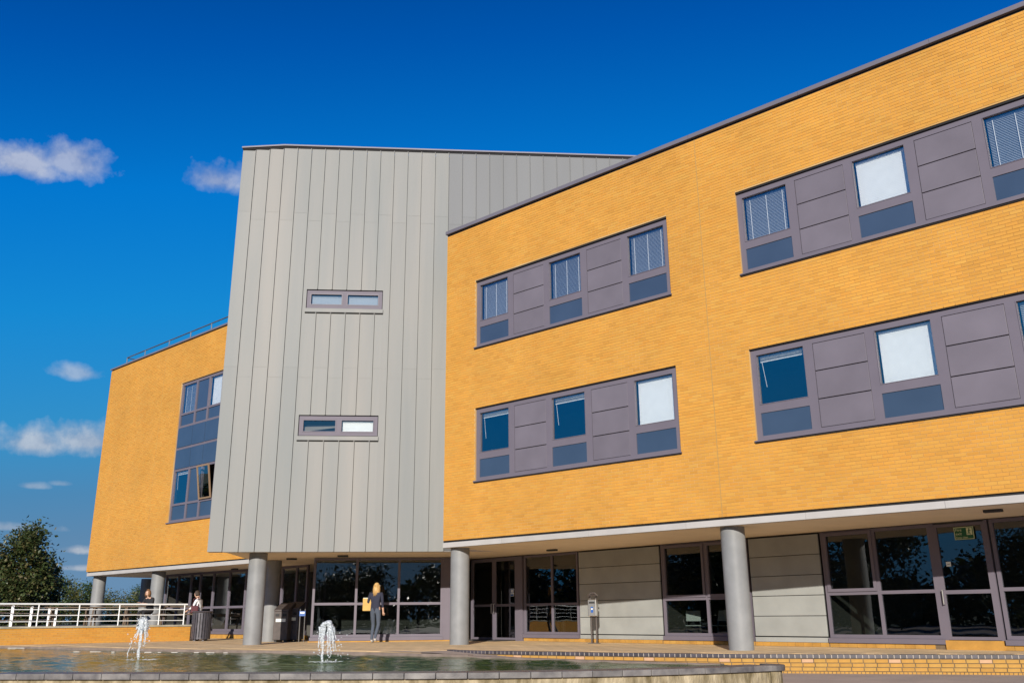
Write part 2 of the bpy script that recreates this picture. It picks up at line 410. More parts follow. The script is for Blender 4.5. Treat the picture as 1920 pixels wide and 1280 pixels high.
# ramp between the pond and the retaining wall
rm = MB(); n = 40
def at(line, t):
    i = min(int(t*(len(line)-1)), len(line)-2); f = t*(len(line)-1)-i
    return line[i]*(1-f)+line[i+1]*f
far_r = [p for p in far if p.x > XA-1.6]+[front[-1]+Vector((.35, .35, 0)), front[-1]+Vector((5, .2, 0))]
ed_r = [p for p in edge if p.x < XB+5]
for i in range(n):
    q = []
    for tt in (i/n, (i+1)/n):
        A = at(far_r, tt); B = at(ed_r, tt)
        q.append((Vector((A.x, A.y, ramp_z(A.x))), Vector((B.x, B.y+.05, ramp_z(B.x)))))
    rm.quad(q[0][0], q[1][0], q[1][1], q[0][1])
rm.build('ramp', 'plaza', kind='structure')
# terrace sheet + slabs
ter_poly = [p for p in far if p.x < XA-.4]+edge+[Vector((40, 12, 0)), Vector((40, 70, 0)), Vector((-45, 70, 0)), Vector((-45, 30, 0))]
tb = MB(); tb.prism(ter_poly, .02, Z_TER-.010)
terrace = tb.build('terrace', 'paving_base', kind='structure')
MR = Matrix.Translation((*P_R, 0)) @ Matrix.Rotation(A_R, 4, 'Z')
slab_me = MB().box(-.296, .296, -.296, .296, -.03, 0).mesh('paving_slab', 'paving')
cells = []
RAILA, RAILB = on_z(-120, 1211, Z_TER), on_z(355, 1200.5, Z_TER)
for i in range(-40, 34):
    for j in range(-22, 9):
        c = MR @ Vector((i*.6+.3, j*.6+.3, Z_TER))
        if not all(inside(MR @ Vector((i*.6+.3+dx, j*.6+.3+dy, 0)), ter_poly) for dx in (-.3, .3) for dy in (-.3, .3)): continue
        u, v, s = project(c)
        if c.y < 8 or not (-30 < u < 1960): continue
        cells.append((s*s/(c.y), i, j, c))
cells.sort(key=lambda c: -c[0])
rest = MB(MR)
for k, (s, i, j, c) in enumerate(cells):
    if k < 290:
        o = link('paving_slab', slab_me, terrace); o.location = c+Vector((0, 0, random.uniform(-.0015, .0015))); o.rotation_euler.z = A_R
    else:
        x, y = i*.6+.3, j*.6+.3; rest.box(x-.296, x+.296, y-.296, y+.296, Z_TER-.03, Z_TER+random.uniform(-.0015, .0015))
if rest.v: rest.build('paving_slabs_far', 'paving', terrace, kind='stuff')

# retaining wall: yellow courses, blue edging bricks on top
rw = thing('retaining_wall', 'low curved yellow brick wall with dark brick edging at the terrace front', 'wall')
off_edge = resample(edge, .1125)
core = MB()
for a, b in zip(edge, edge[1:]):
    if a.x > 16: break
    d = (b-a).normalized(); nrm = Vector((d.y, -d.x, 0))*-.02
    A, B = a+Vector((d.y, -d.x, 0))*.004, b+Vector((d.y, -d.x, 0))*.004
    core.add([(A.x, A.y, 0), (B.x, B.y, 0), (B.x, B.y, Z_TER-.01), (A.x, A.y, Z_TER-.01)], [(0, 1, 2, 3)])
core.build('mortar_core', 'mortar_low', rw)
ej = MB()
for a, b in zip(edge, edge[1:]):
    if a.x > 16: break
    d = (b-a).normalized(); A, B = a+Vector((d.y, -d.x, 0))*.017, b+Vector((d.y, -d.x, 0))*.017
    ej.add([(A.x, A.y, Z_TER-.062), (B.x, B.y, Z_TER-.062), (B.x, B.y, Z_TER-.001), (A.x, A.y, Z_TER-.001)], [(0, 1, 2, 3)])
ej.build('edging_joint', 'joint_pale', rw)
head_me = MB().box(-.0475, .0475, -.026, .19, -.067, 0).mesh('edging_brick', 'brick_blue')
n_e = 0
for i in range(len(off_edge)-1):
    c = (off_edge[i]+off_edge[i+1])/2; d = off_edge[i+1]-off_edge[i]
    if project(c)[0] > 1950: break
    o = link('edging_brick', head_me, rw); o.location = (c.x, c.y, Z_TER+.004); o.rotation_euler.z = math.atan2(d.y, d.x); n_e += 1
st_me = MB().box(-.1040, .1040, -.018, .04, -.0302, .0302).mesh('brick', 'brick_low')
pk_me = MB().box(-.1040, .1040, -.020, .04, -.0302, .0302).mesh('brick', 'brick_pink')
half_me = MB().box(-.0310, .0310, -.018, .04, -.0302, .0302).mesh('brick', 'brick_low')
for r in range(4):
    zc = Z_TER-.071-.004-.0375-r*.075
    line = resample([edge[0]+(edge[1]-edge[0])*(.5 if r % 2 else .0)]+edge[1:], .225 if r < 3 else .075)
    for i in range(len(line)-1):
        c = (line[i]+line[i+1])/2; d = line[i+1]-line[i]
        if project(c)[0] > 1950: break
        if zc+.02 < ramp_z(c.x): continue
        me = st_me if r < 3 else half_me
        if r == 0 and i % 7 == 3: me = pk_me
        o = link('brick', me, rw); o.location = (c.x, c.y, zc); o.rotation_euler.z = math.atan2(d.y, d.x)

# ------------------------------------------------------------------ pond
pond = thing('fountain_pond', 'long stone-edged pond with green rippled water in front of the building', 'pond', (0, 0, 0))
inner = []
for i, p in enumerate(front):
    d = front[min(i+1, len(front)-1)]-front[max(i-1, 0)]; d.z = 0; d.normalize()
    inner.append(p+Vector((-d.y, d.x, 0))*.42)
tip = front[-1]+Vector((.05, .3, 0))
wpoly = inner[:-1]+[front[-1]+Vector((-.2, .25, 0))]+[p-Vector((0, .1, 0)) for p in reversed(far)]
wm = MB(); CS = .085; grid = {}
wx0, wx1 = min(p.x for p in wpoly), max(p.x for p in wpoly); wy0, wy1 = min(p.y for p in wpoly), max(p.y for p in wpoly)
rw_ = random.Random(11); waves = []
for k in range(26):
    an = rw_.uniform(0, 6.283); lm = rw_.uniform(.28, 1.3); waves.append((math.cos(an)*6.283/lm, math.sin(an)*6.283/lm, rw_.uniform(0, 6.283), .0021*lm**1.0))
FJ = [on_z(258, 1236, Z_WAT), on_z(604, 1240, Z_WAT)]
def wave_z(x, y):
    z = sum(a*math.sin(kx*x+ky*y+p) for kx, ky, p, a in waves)
    for f in FJ:
        r = math.hypot(x-f.x, y-f.y); z += .016*math.exp(-r*.55)*math.sin(r*16)
    return Z_WAT+z
nx, ny = int((wx1-wx0)/CS)+1, int((wy1-wy0)/CS)+1
for i in range(nx):
    for j in range(ny):
        x, y = wx0+i*CS, wy0+j*CS
        if project((x, y, Z_WAT))[0] < -40 or project((x, y, Z_WAT))[0] > 1500: continue
        if inside((x, y), wpoly): grid[i, j] = len(wm.v); wm.v.append((x, y, wave_z(x, y)))
for (i, j), a in grid.items():
    q = [grid.get(k) for k in ((i, j), (i+1, j), (i+1, j+1), (i, j+1))]
    if None not in q: wm.f.append(tuple(q))
    elif q.count(None) == 1: wm.f.append(tuple(k for k in q if k is not None))
wm.build('water', 'water', pond, smooth=True)
bs = MB(); bs.quad(*[(p.x, p.y, Z_WAT-.03) for p in wpoly]); bs.build('still_water', 'water', pond)
body = MB()
for (a, b), (c, d) in zip(zip(front, front[1:]), zip(inner, inner[1:])):
    k = Vector((0, .03, 0))
    body.add([(a.x, a.y+.03, 0), (b.x, b.y+.03, 0), (d.x, d.y-.03, 0), (c.x, c.y-.03, 0), (a.x, a.y+.03, .262), (b.x, b.y+.03, .262), (d.x, d.y-.03, .262), (c.x, c.y-.03, .262)], [(0, 1, 5, 4), (4, 5, 6, 7), (2, 3, 7, 6)])
e0 = front[-1]
arc = [e0+Vector((.25*math.sin(t), .3-.3*math.cos(t), 0)) for t in [k*math.pi/8 for k in range(9)]]
for a, b in zip(arc, arc[1:]): body.add([(a.x, a.y, 0), (b.x, b.y, 0), (b.x, b.y, .262), (a.x, a.y, .262)], [(0, 1, 2, 3)])
body.build('rendered_wall', 'render', pond)
st = resample(front, .45)
for i in range(len(st)-1):
    a, b = st[i], st[i+1]; d = (b-a); d.z = 0; d.normalize(); nn = Vector((-d.y, d.x, 0))
    if project(a)[0] < -60: continue
    a2, b2 = a+d*.003, b-d*.003
    MB().prism([a2-nn*.03, b2-nn*.03, b2+nn*.45, a2+nn*.45], .266, .35).build('coping_stone', 'pond_stone', pond, bevel=.008)
k0 = st[-1]; dd = e0-k0; dd.z = 0; dd.normalize(); nn = Vector((-dd.y, dd.x, 0))
MB().prism([k0+dd*.003-nn*.03, e0-dd*.003-nn*.03, e0-dd*.003+nn*.45, k0+dd*.003+nn*.45], .266, .35).build('coping_stone', 'pond_stone', pond, bevel=.008)
cap = [e0+Vector((-.0, -.03, 0))]+[e0+Vector((.30*math.sin(t), .3-.34*math.cos(t), 0)) for t in [k*math.pi/10 for k in range(11)]]+[e0+Vector((-.0, .62, 0))]
MB().prism(cap, .266, .35).build('coping_stone', 'pond_stone', pond, bevel=.008)
sf = resample(far, .6)
for i in range(len(sf)-1):
    a, b = sf[i], sf[i+1]; d = b-a; d.z = 0; d.normalize(); nn = Vector((-d.y, d.x, 0))
    if project(a)[0] < -60: continue
    zt = Z_TER-.02 if a.x < XA else max(.31, min(Z_TER-.02, ramp_z(a.x)+.01))
    MB().prism([a-nn*.12, b-d*.004-nn*.12, b-d*.004+nn*.06, a+nn*.06], .24, zt).build('rim_piece', 'rim_dark', pond)
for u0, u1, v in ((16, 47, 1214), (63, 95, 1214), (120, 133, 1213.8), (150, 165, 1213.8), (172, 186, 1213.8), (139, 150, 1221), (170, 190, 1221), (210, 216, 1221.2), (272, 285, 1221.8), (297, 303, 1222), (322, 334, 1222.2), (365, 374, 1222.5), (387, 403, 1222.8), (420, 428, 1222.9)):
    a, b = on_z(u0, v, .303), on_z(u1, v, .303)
    MB().bar(a, b, .06, .012).build('rim_glint', 'rim_piece', pond)  # pale strips painting in the sun glints on the wet rim

# ------------------------------------------------------------------ brick walls
def brick_rects(x0, x1, z0, z1, openings):
    out = []; rows = int(round((z1-z0)/.075)); ph = (z1-z0)/rows
    for r in range(rows):
        za, zb = z0+r*ph+.005, z0+(r+1)*ph-.005; zc = (za+zb)/2
        cuts = sorted((o[0], o[1]) for o in openings if o[2] < zc < o[3])
        spans = []; x = x0
        for c0, c1 in cuts:
            if c0 > x: spans.append((x, c0))
            x = max(x, c1)
        if x < x1: spans.append((x, x1))
        for s0, s1 in spans:
            k = math.floor(s0/.225)-1; off = .1125*(r % 2)
            while True:
                a = k*.225+off; b = a+.225; k += 1
                if a >= s1: break
                A, B = max(a, s0)+.005, min(b, s1)-.005
                if B-A > .03: out.append((A, B, za, zb, B-A > .2149))
    return out
def cells_of(x0, x1, z0, z1, openings):
    xs = sorted({x0, x1, *[o[0] for o in openings], *[o[1] for o in openings]}); xs = [x for x in xs if x0 <= x <= x1]
    zs = sorted({z0, z1, *[o[2] for o in openings], *[o[3] for o in openings]}); zs = [z for z in zs if z0 <= z <= z1]
    for a, b in zip(xs, xs[1:]):
        for c, d in zip(zs, zs[1:]):
            mx_, mz = (a+b)/2, (c+d)/2
            if not any(o[0] < mx_ < o[1] and o[2] < mz < o[3] for o in openings): yield a, b, c, d
def brick_wall(parent, x0, x1, z0, z1, openings, single=0, M=None):
    bk = MB()
    for a, b, c, d in cells_of(x0, x1, z0, z1, openings): bk.box(a, b, 0, .30, c, d)
    wall = bk.build('wall', 'mortar', parent)
    rects = brick_rects(x0, x1, z0, z1, openings); pick = set()
    if single:
        sc_ = []
        for i, (a, b, c, d, full) in enumerate(rects):
            if not full: continue
            u, v, s = project(M @ Vector(((a+b)/2, 0, (c+d)/2)))
            u2 = project(M @ Vector((b, 0, (c+d)/2)))[0]
            if 0 < u < 1915 and 0 < v < 1280: sc_.append((-(u2-u)*s, i))
        pick = {i for _, i in sorted(sc_)[:single]}
    h = rects[0][3]-rects[0][2]
    me = MB().box(-.1075, .1075, -WX*.5, .02, -h/2, h/2, False).mesh('brick', 'brick')
    big = MB()
    for i, (a, b, c, d, full) in enumerate(rects):
        if i in pick:
            o = link('brick', me, wall); o.location = ((a+b)/2, random.uniform(-.001, .001), (c+d)/2)
        else:
            y = random.uniform(-.0015, .0015); big.box(a, b, -WX*.5+y, .02, c, d, False)
    big.build('bricks', 'brick', wall, kind='stuff')
    return wall
def rect_bars(mb, x0, x1, z0, z1, w, y0, y1):
    mb.box(x0, x0+w, y0, y1, z0, z1); mb.box(x1-w, x1, y0, y1, z0, z1)
    mb.box(x0+w, x1-w, y0, y1, z0, z0+w); mb.box(x0+w, x1-w, y0, y1, z1-w, z1)
def blind(parent, x0, x1, z0, z1, state, M=None, y=.20, mt='blind'):
    mb = MB(M); hw = .024
    mb.box(x0+.01, x1-.01, y-.02, y+.02, z1-.05, z1-.005)
    if state == 'raised': bot, pitch, tilt = z1-random.uniform(.12, .2), .007, 4
    elif state == 'closed': bot, pitch, tilt = z0+.005, .040, 82
    elif state == 'half': bot, pitch, tilt, mt = z0+.005, .036, random.uniform(44, 52), 'blind_grey'
    else: bot, pitch, tilt = z0+.005, .048, 10
    z = z1-.06
    dy, dz = hw*math.cos(R_(tilt)), hw*math.sin(R_(tilt))
    while z > bot+.02:
        mb.quad((x0+.012, y-dy, z-dz), (x1-.012, y-dy, z-dz), (x1-.012, y+dy, z+dz), (x0+.012, y+dy, z+dz)); z -= pitch
    mb.box(x0+.012, x1-.012, y-.015, y+.015, bot, bot+.018)
    o = mb.build('blind', mt, parent)
    if state in ('open', 'half'):
        cd = MB(M)
        for f in (.12, .5, .88):
            x = x0+(x1-x0)*f; cd.box(x-.007, x+.007, y-.034, y-.030, bot, z1-.05)
        cd.build('cord', 'white', o)
    elif state == 'raised':
        cd = MB(M); cd.bar((x0+.06, y-.03, z1-.15), (x0+.14, y-.05, z1-.75), .008); cd.build('cord', 'white', o)
    return o
def office_window(parent, x0, z0, z1, states):
    x1 = x0+6.86; fr = MB(); y0, y1 = .055, .15
    zt = z1-.05                                     # lintel's shade set in above this as a black strip
    tz0, tz1 = z0+.64, z0+.83; pz1 = zt-.12; lz0 = z0+.12
    jam, post = .13, .20; bw = (6.86-2*jam-4*post)/5
    fr.box(x0, x1, y0, y1, zt-.12, zt); fr.box(x0, x1, y0, y1, z0+.02, z0+.12)
    xs = [x0+jam+i*(bw+post) for i in range(5)]
    fr.box(x0, x0+jam, y0, y1, z0+.12, zt-.12); fr.box(x1-jam, x1, y0, y1, z0+.12, zt-.12)
    for x in xs[1:]: fr.box(x-post, x, y0, y1, z0+.12, zt-.12)
    for i in (0, 2, 4): fr.box(xs[i], xs[i]+bw, y0, y1, tz0, tz1)
    win = fr.build('window', 'frame', parent)
    MB().box(x0+.003, x1-.003, .01, .15, zt+.003, z1-.003).build('head_shade', 'gap', win)  # black strip standing in for the lintel's shadow
    MB().box(x0-.03, x1+.03, -.055, .052, z0-.012, z0+.018).build('sill', 'frame', win)
    MB().box(x0-.025, x1+.025, -.03, -.0105, z0-.045, z0-.014).build('sill_shade', 'gap', win)  # sill's cast shadow put in as a black strip
    for i in range(5):
        a, b = xs[i], xs[i]+bw
        if i % 2 == 0:
            MB().box(a, b, .10, .112, tz1, pz1).build('pane', 'glass', win)
            sash = MB(); rect_bars(sash, a, b, tz1, pz1, .014, .045, .0985); sash.build('sash', 'frame', win)
            MB().box(a+.0, b-.0, .075, .10, lz0, tz0).build('lower_panel', 'spandrel', win)
            blind(win, a+.03, b-.03, tz1+.03, pz1-.02, states[i//2])
        else:
            h = (pz1-lz0)/3
            MB().box(a, b, .12, .14, lz0, pz1).build('backing', 'gap', win)
            for k in range(3): MB().box(a+.008, b-.008, .060, .115, lz0+k*h+.010, lz0+(k+1)*h-.010).build('infill_panel', 'panel', win, bevel=.006)
    return win

# ------------------------------------------------------------------ right brick wing
wing = thing('brick_wing', 'long yellow brick wing with grey window bands on the right of the metal block', 'building', (*P_R, 0), A_R)
W_U = (8.83, 10.99); W_D = (4.82, 7.0)
S_END = 20.0
ops = [(1.27, 8.13, *W_U), (10.10, 16.96, *W_U), (1.27, 8.13, *W_D), (10.10, 16.96, *W_D)]
brick_wall(wing, 0, S_END, Z_BRB, Z_BRT, ops, 295, MR)
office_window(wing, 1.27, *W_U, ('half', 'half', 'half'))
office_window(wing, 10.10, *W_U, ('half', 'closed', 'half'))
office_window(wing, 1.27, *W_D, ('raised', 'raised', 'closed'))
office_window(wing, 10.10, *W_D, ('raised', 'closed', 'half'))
# movement joint down the brickwork
MB().box(9.09, 9.11, -.010, -.002, Z_BRB, Z_BRT).build('movement_joint', 'joint', wing)
x = -.04
while x < S_END:
    MB().box(x, min(x+2.996, S_END), -.06, .34, Z_BRT+.072, Z_BRT+.18).build('coping', 'coping', wing); x += 3.0
MB().box(-.01, S_END, .03, .27, Z_BRT, Z_BRT+.071).build('coping_shade', 'gap', wing)  # black strip painting the shadow of the coping overhang
x = .02
for j in (2.33, 5.31, 8.16, 11.08, 13.89, 16.8, S_END):
    MB().box(x, j-.006, -.03, .12, Z_SOF-.002, Z_BRB-.058).build('fascia_panel', 'fascia', wing); x = j
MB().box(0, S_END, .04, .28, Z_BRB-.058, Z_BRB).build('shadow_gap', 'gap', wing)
MB().box(.02, S_END, .12, 6.5, Z_SOF, Z_SOF+.10).build('soffit', 'soffit', wing)
MB().box(.0, S_END, .3, 10, Z_BRT-.25, Z_BRT-.05).build('roof', 'coping', wing)
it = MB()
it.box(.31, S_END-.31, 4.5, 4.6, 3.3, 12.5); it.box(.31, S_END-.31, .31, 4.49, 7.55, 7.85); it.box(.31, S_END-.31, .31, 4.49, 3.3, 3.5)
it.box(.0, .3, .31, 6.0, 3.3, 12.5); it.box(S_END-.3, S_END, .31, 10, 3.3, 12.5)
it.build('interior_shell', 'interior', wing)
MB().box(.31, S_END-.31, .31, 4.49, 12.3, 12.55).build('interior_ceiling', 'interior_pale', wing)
# columns
def column(parent, x, y, r=.275, z1=Z_SOF, z0=Z_TER-.002):
    mb = MB(); seg = 32
    mb.tube([(x, y, z0), (x, y, z1)], r, seg); o = mb.build('column', 'column', parent); smooth_by_angle(o)
    return o
def on_plan(u, Y_off, P, a, v=1120):                 # s on a line parallel to a wall
    P2 = (P[0]-math.sin(a)*Y_off, P[1]+math.cos(a)*Y_off)
    return on_wall(u, v, P2, a)[0]
column(wing, on_plan(862, .42, P_R, A_R), .42)
column(wing, on_plan(1383, .42, P_R, A_R), .42)
column(wing, on_plan(1383, .42, P_R, A_R)+8.6, .42)

# ground floor of the right wing, on its own line under the soffit
Z_PL = Z_TER+.10                                    # top of brick plinth
A_G = A_R-.105
PG = MR @ Vector((0, 4.15, 0)); PG = (PG.x, PG.y)
MG = Matrix.Rotation(A_G-A_R, 4, 'Z'); MG = Matrix.Translation((0, 4.15, 0)) @ MG      # local to wing
def gx(u, v=1120): return on_wall(u, v, PG, A_G)[0]
Z_TOPG = Z_SOF-.02
def gz(u, v): return on_wall(u, v, PG, A_G)[1]
def screen(parent, name, xs, z0, z1, transoms, w=.07, y0=0., y1=.09, M=None, gm='glass_dark', sill=True, part=True):
    fr = MB(M)
    fr.box(xs[0]-w/2, xs[-1]+w/2, y0, y1, z0, z0+w); fr.box(xs[0]-w/2, xs[-1]+w/2, y0, y1, z1-w, z1)
    for x in xs: fr.box(x-w/2, x+w/2, y0, y1, z0+w, z1-w)
    for a, b in zip(xs, xs[1:]):
        for t in transoms: fr.box(a+w/2, b-w/2, y0, y1, t-w/2, t+w/2)
    o = fr.build(name, 'frame', parent)
    for a, b in zip(xs, xs[1:]):
        zz = [z0+w/2]+list(transoms)+[z1-w/2]
        for c, d in zip(zz, zz[1:]):
            MB(M).box(a+w/2, b-w/2, y1-.05, y1-.04, c+w/2, d-w/2).build('pane', gm, o)
    if sill: MB(M).box(xs[0]-w/2-.02, xs[-1]+w/2+.02, y0-.06, y1, z0-.11, z0-.004).build('sill', 'frame', o)
    return o
Z_SL = Z_PL+.115
TR = gz(1030, 1132)
pl_ = MB(MG)
def plinth(g0, g1):
    n = int((g1-g0)/.225)
    for k in range(n):
        MB(MG).box(g0+k*.225+.004, g0+(k+1)*.225-.004, -.02, .1, Z_TER+.006, Z_PL-.002).build('plinth_brick', 'brick_low', wing)
    MB(MG).box(g0, g1, -.014, .1, Z_TER-.02, Z_PL-.006).build('plinth', 'mortar_low', wing)
# entrance doors by the middle column
d0, d1, d2 = gx(884), gx(926), gx(970)
def glazed_door(parent, a, b, z0, z1, M, hinge_left, tr, mid=True):
    fr = MB(M); w = .065
    rect_bars(fr, a, b, z0, z1, w, .0, .06)
    if mid: fr.box(a+w, b-w, .0, .06, tr-.04, tr+.04)
    o = fr.build('door', 'frame', parent)
    zz = [z0+w, tr-.04, tr+.04, z1-w] if mid else [z0+w, z1-w]
    for k in range(0, len(zz), 2): MB(M).box(a+w, b-w, .03, .04, zz[k], zz[k+1]).build('pane', 'glass_dark', o)
    hx = b-w/2 if hinge_left else a+w/2
    h = MB(M); h.tube([(hx, -.01, tr-.25), (hx, -.07, tr-.25), (hx, -.07, tr+.05), (hx, -.01, tr+.05)], .014, 8); h.build('handle', 'steel', o)
    return o
glazed_door(wing, d0+.03, d1-.03, Z_TER+.03, Z_TOPG-.05, MG, True, TR)
glazed_door(wing, d1+.03, d2-.06, Z_TER+.03, Z_TOPG-.05, MG, False, TR)
sd_ = MB(MG)
for x in (gx(868), d0, d1): sd_.box(x-.03, x+.03, 0, .09, Z_TER, Z_TOPG)
sd_.box(gx(868), d2, 0, .09, Z_TOPG-.05, Z_TOPG)
sd_.box(d2-.06, gx(982)-.035, -.05, .12, Z_TER+.0, Z_TOPG)
sd_.build('door_frame', 'frame', wing)
MB(MG).box(gx(868)+.03, d0-.03, .03, .04, Z_TER+.03, Z_TOPG-.05).build('side_pane', 'glass_dark', wing)
MB(MG).box(d0+.05, d2-.1, -.9, -.05, Z_TER+.004, Z_TER+.02).build('door_mat', 'joint_dark', wing)
screen(wing, 'glazed_screen', [gx(984), gx(1035), gx(1083)], Z_SL, Z_TOPG, [TR], M=MG)
def cladding(g0, g1):
    zs = [Z_PL+.13]+[Z_PL+.13+(Z_TOPG-.02-Z_PL-.13)*k/5 for k in range(1, 6)]
    MB(MG).box(g0, g1, .04, .10, Z_PL, Z_TOPG).build('cladding_backing', 'gap', wing)
    MB(MG).box(g0+.003, g1-.003, -.015, .036, Z_PL+.004, Z_PL+.112).build('cladding_panel', 'clad', wing)
    for a, b in zip(zs, zs[1:]): MB(MG).box(g0+.003, g1-.003, -.005, .037, a+.008, b-.006).build('cladding_panel', 'clad', wing, bevel=.006)
cladding(gx(1085)+.04, gx(1240)); plinth(gx(982), gx(1240))
TRD = gz(1290, 1122)
def casement(parent, a, b, z0, z1, M):
    fr = MB(M); rect_bars(fr, a+.036, b-.036, z0+.036, z1-.036, .07, -.03, .03); return fr.build('casement', 'frame', parent)
s_d = screen(wing, 'glazed_screen', [gx(1245), gx(1326), gx(1405)], Z_SL, Z_TOPG, [TRD], w=.075, M=MG)
casement(s_d, gx(1245), gx(1326), TRD, Z_TOPG, MG); casement(s_d, gx(1326), gx(1405), TRD, Z_TOPG, MG)
plinth(gx(1240), gx(1410))
cladding(gx(1411), gx(1545)); plinth(gx(1410), gx(1548))
TRF = gz(1650, 1110)
s_f = screen(wing, 'glazed_screen', [gx(1552), gx(1650), gx(1758)], Z_SL, Z_TOPG, [TRF], w=.075, M=MG)
casement(s_f, gx(1552), gx(1650), TRF, Z_TOPG, MG)
plinth(gx(1548), gx(1760))
fd = glazed_door(wing, gx(1768), gx(1866), Z_PL+.10, Z_TOPG-.03, MG, False, TRF-.03)
sd_ = MB(MG); sd_.box(gx(1758)+.038, gx(1768), 0, .09, Z_PL+.09, Z_TOPG); sd_.box(gx(1866), gx(1872), 0, .09, Z_PL+.09, Z_TOPG); sd_.build('door_frame', 'frame', wing)
MB(MG).box(gx(1758)+.06, gx(1870), -.05, .1, Z_TER-.02, Z_PL+.09).build('door_step', 'brick_low', wing)
g5 = gx(1876)
screen(wing, 'glazed_screen', [g5+.04, g5+1.6, g5+3.2], Z_SL, Z_TOPG, [TRF], w=.075, M=MG); plinth(g5-.1, g5+3.3)
# rooms behind the glass
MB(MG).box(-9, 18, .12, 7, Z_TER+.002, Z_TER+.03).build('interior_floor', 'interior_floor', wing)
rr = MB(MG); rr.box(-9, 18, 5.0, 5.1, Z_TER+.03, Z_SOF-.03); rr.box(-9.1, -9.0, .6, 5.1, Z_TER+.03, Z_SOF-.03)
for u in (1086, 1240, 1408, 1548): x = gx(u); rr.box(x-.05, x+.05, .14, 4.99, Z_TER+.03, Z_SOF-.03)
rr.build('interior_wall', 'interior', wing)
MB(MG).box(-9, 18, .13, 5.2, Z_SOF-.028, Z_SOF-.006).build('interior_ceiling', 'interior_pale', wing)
def soffit_light(parent, p):
    MB().box(p[0]-.17, p[0]+.17, p[1]-.07, p[1]+.07, Z_SOF-.055, Z_SOF-.003).build('soffit_light', 'dark_metal', parent, bevel=.01)
for u, v in ((1035, 1031), (1862, 957.5)):
    p = MR.inverted() @ on_z(u, v, Z_SOF-.03); soffit_light(wing, p)

# ------------------------------------------------------------------ metal-clad block
MBk = Matrix.Translation((*P_B, 0)) @ Matrix.Rotation(A_B, 4, 'Z')
blk = thing('metal_clad_block', 'tall block clad in vertical pale grey standing-seam metal with two slit windows', 'building', (*P_B, 0), A_B)
XL, XR = -7.03, 9.0
edges = [XL]+[-6.585+.4735*i for i in range(34)]
SLOT = [(-4.57, -2.08, 10.66, 11.46), (-4.57, -2.08, 6.43, 7.24)]
def ztop(x): return Z_BOX-.14*max(0, min(1, (-5.62-x)/1.41))
for i, (a, b) in enumerate(zip(edges, edges[1:])):
    upper = a > .02
    zs = [12.4 if upper else Z_SOF, 14.22 if i % 2 == 0 else 13.94, ztop(a)-.075]
    if not upper: zs.insert(1, 8.81 if i % 2 == 0 else 8.48)
    for k, (c, d) in enumerate(zip(zs, zs[1:])):
        mb = MB(); got = False
        for x0, x1, z0, z1 in cells_of(a+.002, b-.002, c, d, [o for o in SLOT if o[0] < b and o[1] > a and o[2] < d and o[3] > c]):
            mb.box(x0+(.005 if x0 < a+.01 else 0), x1, -.010, .018, z0, z1); got = True
            if x1 > b-.01: mb.box(b-.024, b-.004, -.050, -.0102, z0, z1)
        if k < len(zs)-2 and got: mb.box(a+.02, b-.026, -.0145, -.0102, d-.022, d-.004)
        if got: mb.build('metal_panel', 'zinc_shaded' if upper else 'zinc', blk)
bk = MB()
for a, b, c, d in cells_of(XL, .5, Z_SOF, Z_BOX-.2, SLOT): bk.box(a, b, .022, .30, c, d)
bk.box(.5, XR, .022, .30, 12.4, Z_BOX-.2)
bk.box(-6.6, -6.4, .30, 9, Z_SOF+.05, Z_BOX-.3); bk.box(XR-.3, XR, .30, 9, 12.4, Z_BOX-.3); bk.box(-6.4, XR, 8.8, 9, 12.4, Z_BOX-.3)
bk.box(-6.4, XR-.3, .3, 8.8, Z_BOX-.5, Z_BOX-.3)
bk.build('core_wall', 'dark_metal', blk)
cp = MB(); zl = ztop(XL)
cp.bar((XL-.03, .12, zl+.025), (-5.62, .12, Z_BOX+.025), .36, .05); cp.box(-5.62, XR, -.06, .30, Z_BOX, Z_BOX+.05); cp.build('coping', 'coping_light', blk)
gp = MB(); gp.bar((XL, .05, zl-.04), (-5.62, .05, Z_BOX-.04), .14, .08); gp.box(-5.62, XR, -.022, .13, Z_BOX-.08, Z_BOX-.001); gp.build('coping_gap', 'gap', blk)
def slot_window(z0, z1, broken):
    x0, x1 = -4.57, -2.08; fr = MB(); rect_bars(fr, x0+.02, x1-.02, z0+.16, z1-.03, .10, .02, .10)
    fr.box(-3.39, -3.26, .02, .10, z0+.26, z1-.13); wn = fr.build('window', 'frame', blk)
    MB().box(x0-.02, x1+.02, -.06, .10, z0-.0, z0+.13).build('sill', 'zinc', wn)
    MB().box(x0-.02, x1+.02, -.03, .02, z0-.035, z0-.004).build('sill_shade', 'gap', wn)  # black strip for the shade beneath this sill
    rv = MB(); rv.box(x0, x1, .31, .33, z0, z1); rv.build('backing', 'gap', wn)
    for k, (a, b) in enumerate(((-4.45, -3.39), (-3.26, -2.20))):
        ib = MB(); rect_bars(ib, a, b, z0+.26, z1-.13, .035, .01, .05); ib.build('sash', 'frame' if broken else 'panel', wn)
        if broken and k == 0:
            MB().add([(a+.05, .16, z0+.30), (b-.05, .16, z0+.44), (b-.05, .16, z0+.49), (a+.05, .16, z0+.46)], [(0, 1, 2, 3)]).build('blind', 'interior_pale', wn); MB().box(a+.035, b-.035, .06, .07, z0+.295, z1-.165).build('pane', 'glass', wn)
        else:
            MB().box(a+.035, b-.035, .06, .07, z0+.295, z1-.165).build('pane', 'glass', wn)
            blind(wn, a+.04, b-.04, z0+.30, z1-.17, 'closed', y=.14, mt='blind' if broken else 'blind_grey')
slot_window(10.66, 11.46, False); slot_window(6.43, 7.24, True)
MB().box(-6.58, 6, .302, 9, Z_SOF+.012, Z_SOF+.08).build('soffit', 'soffit', blk)
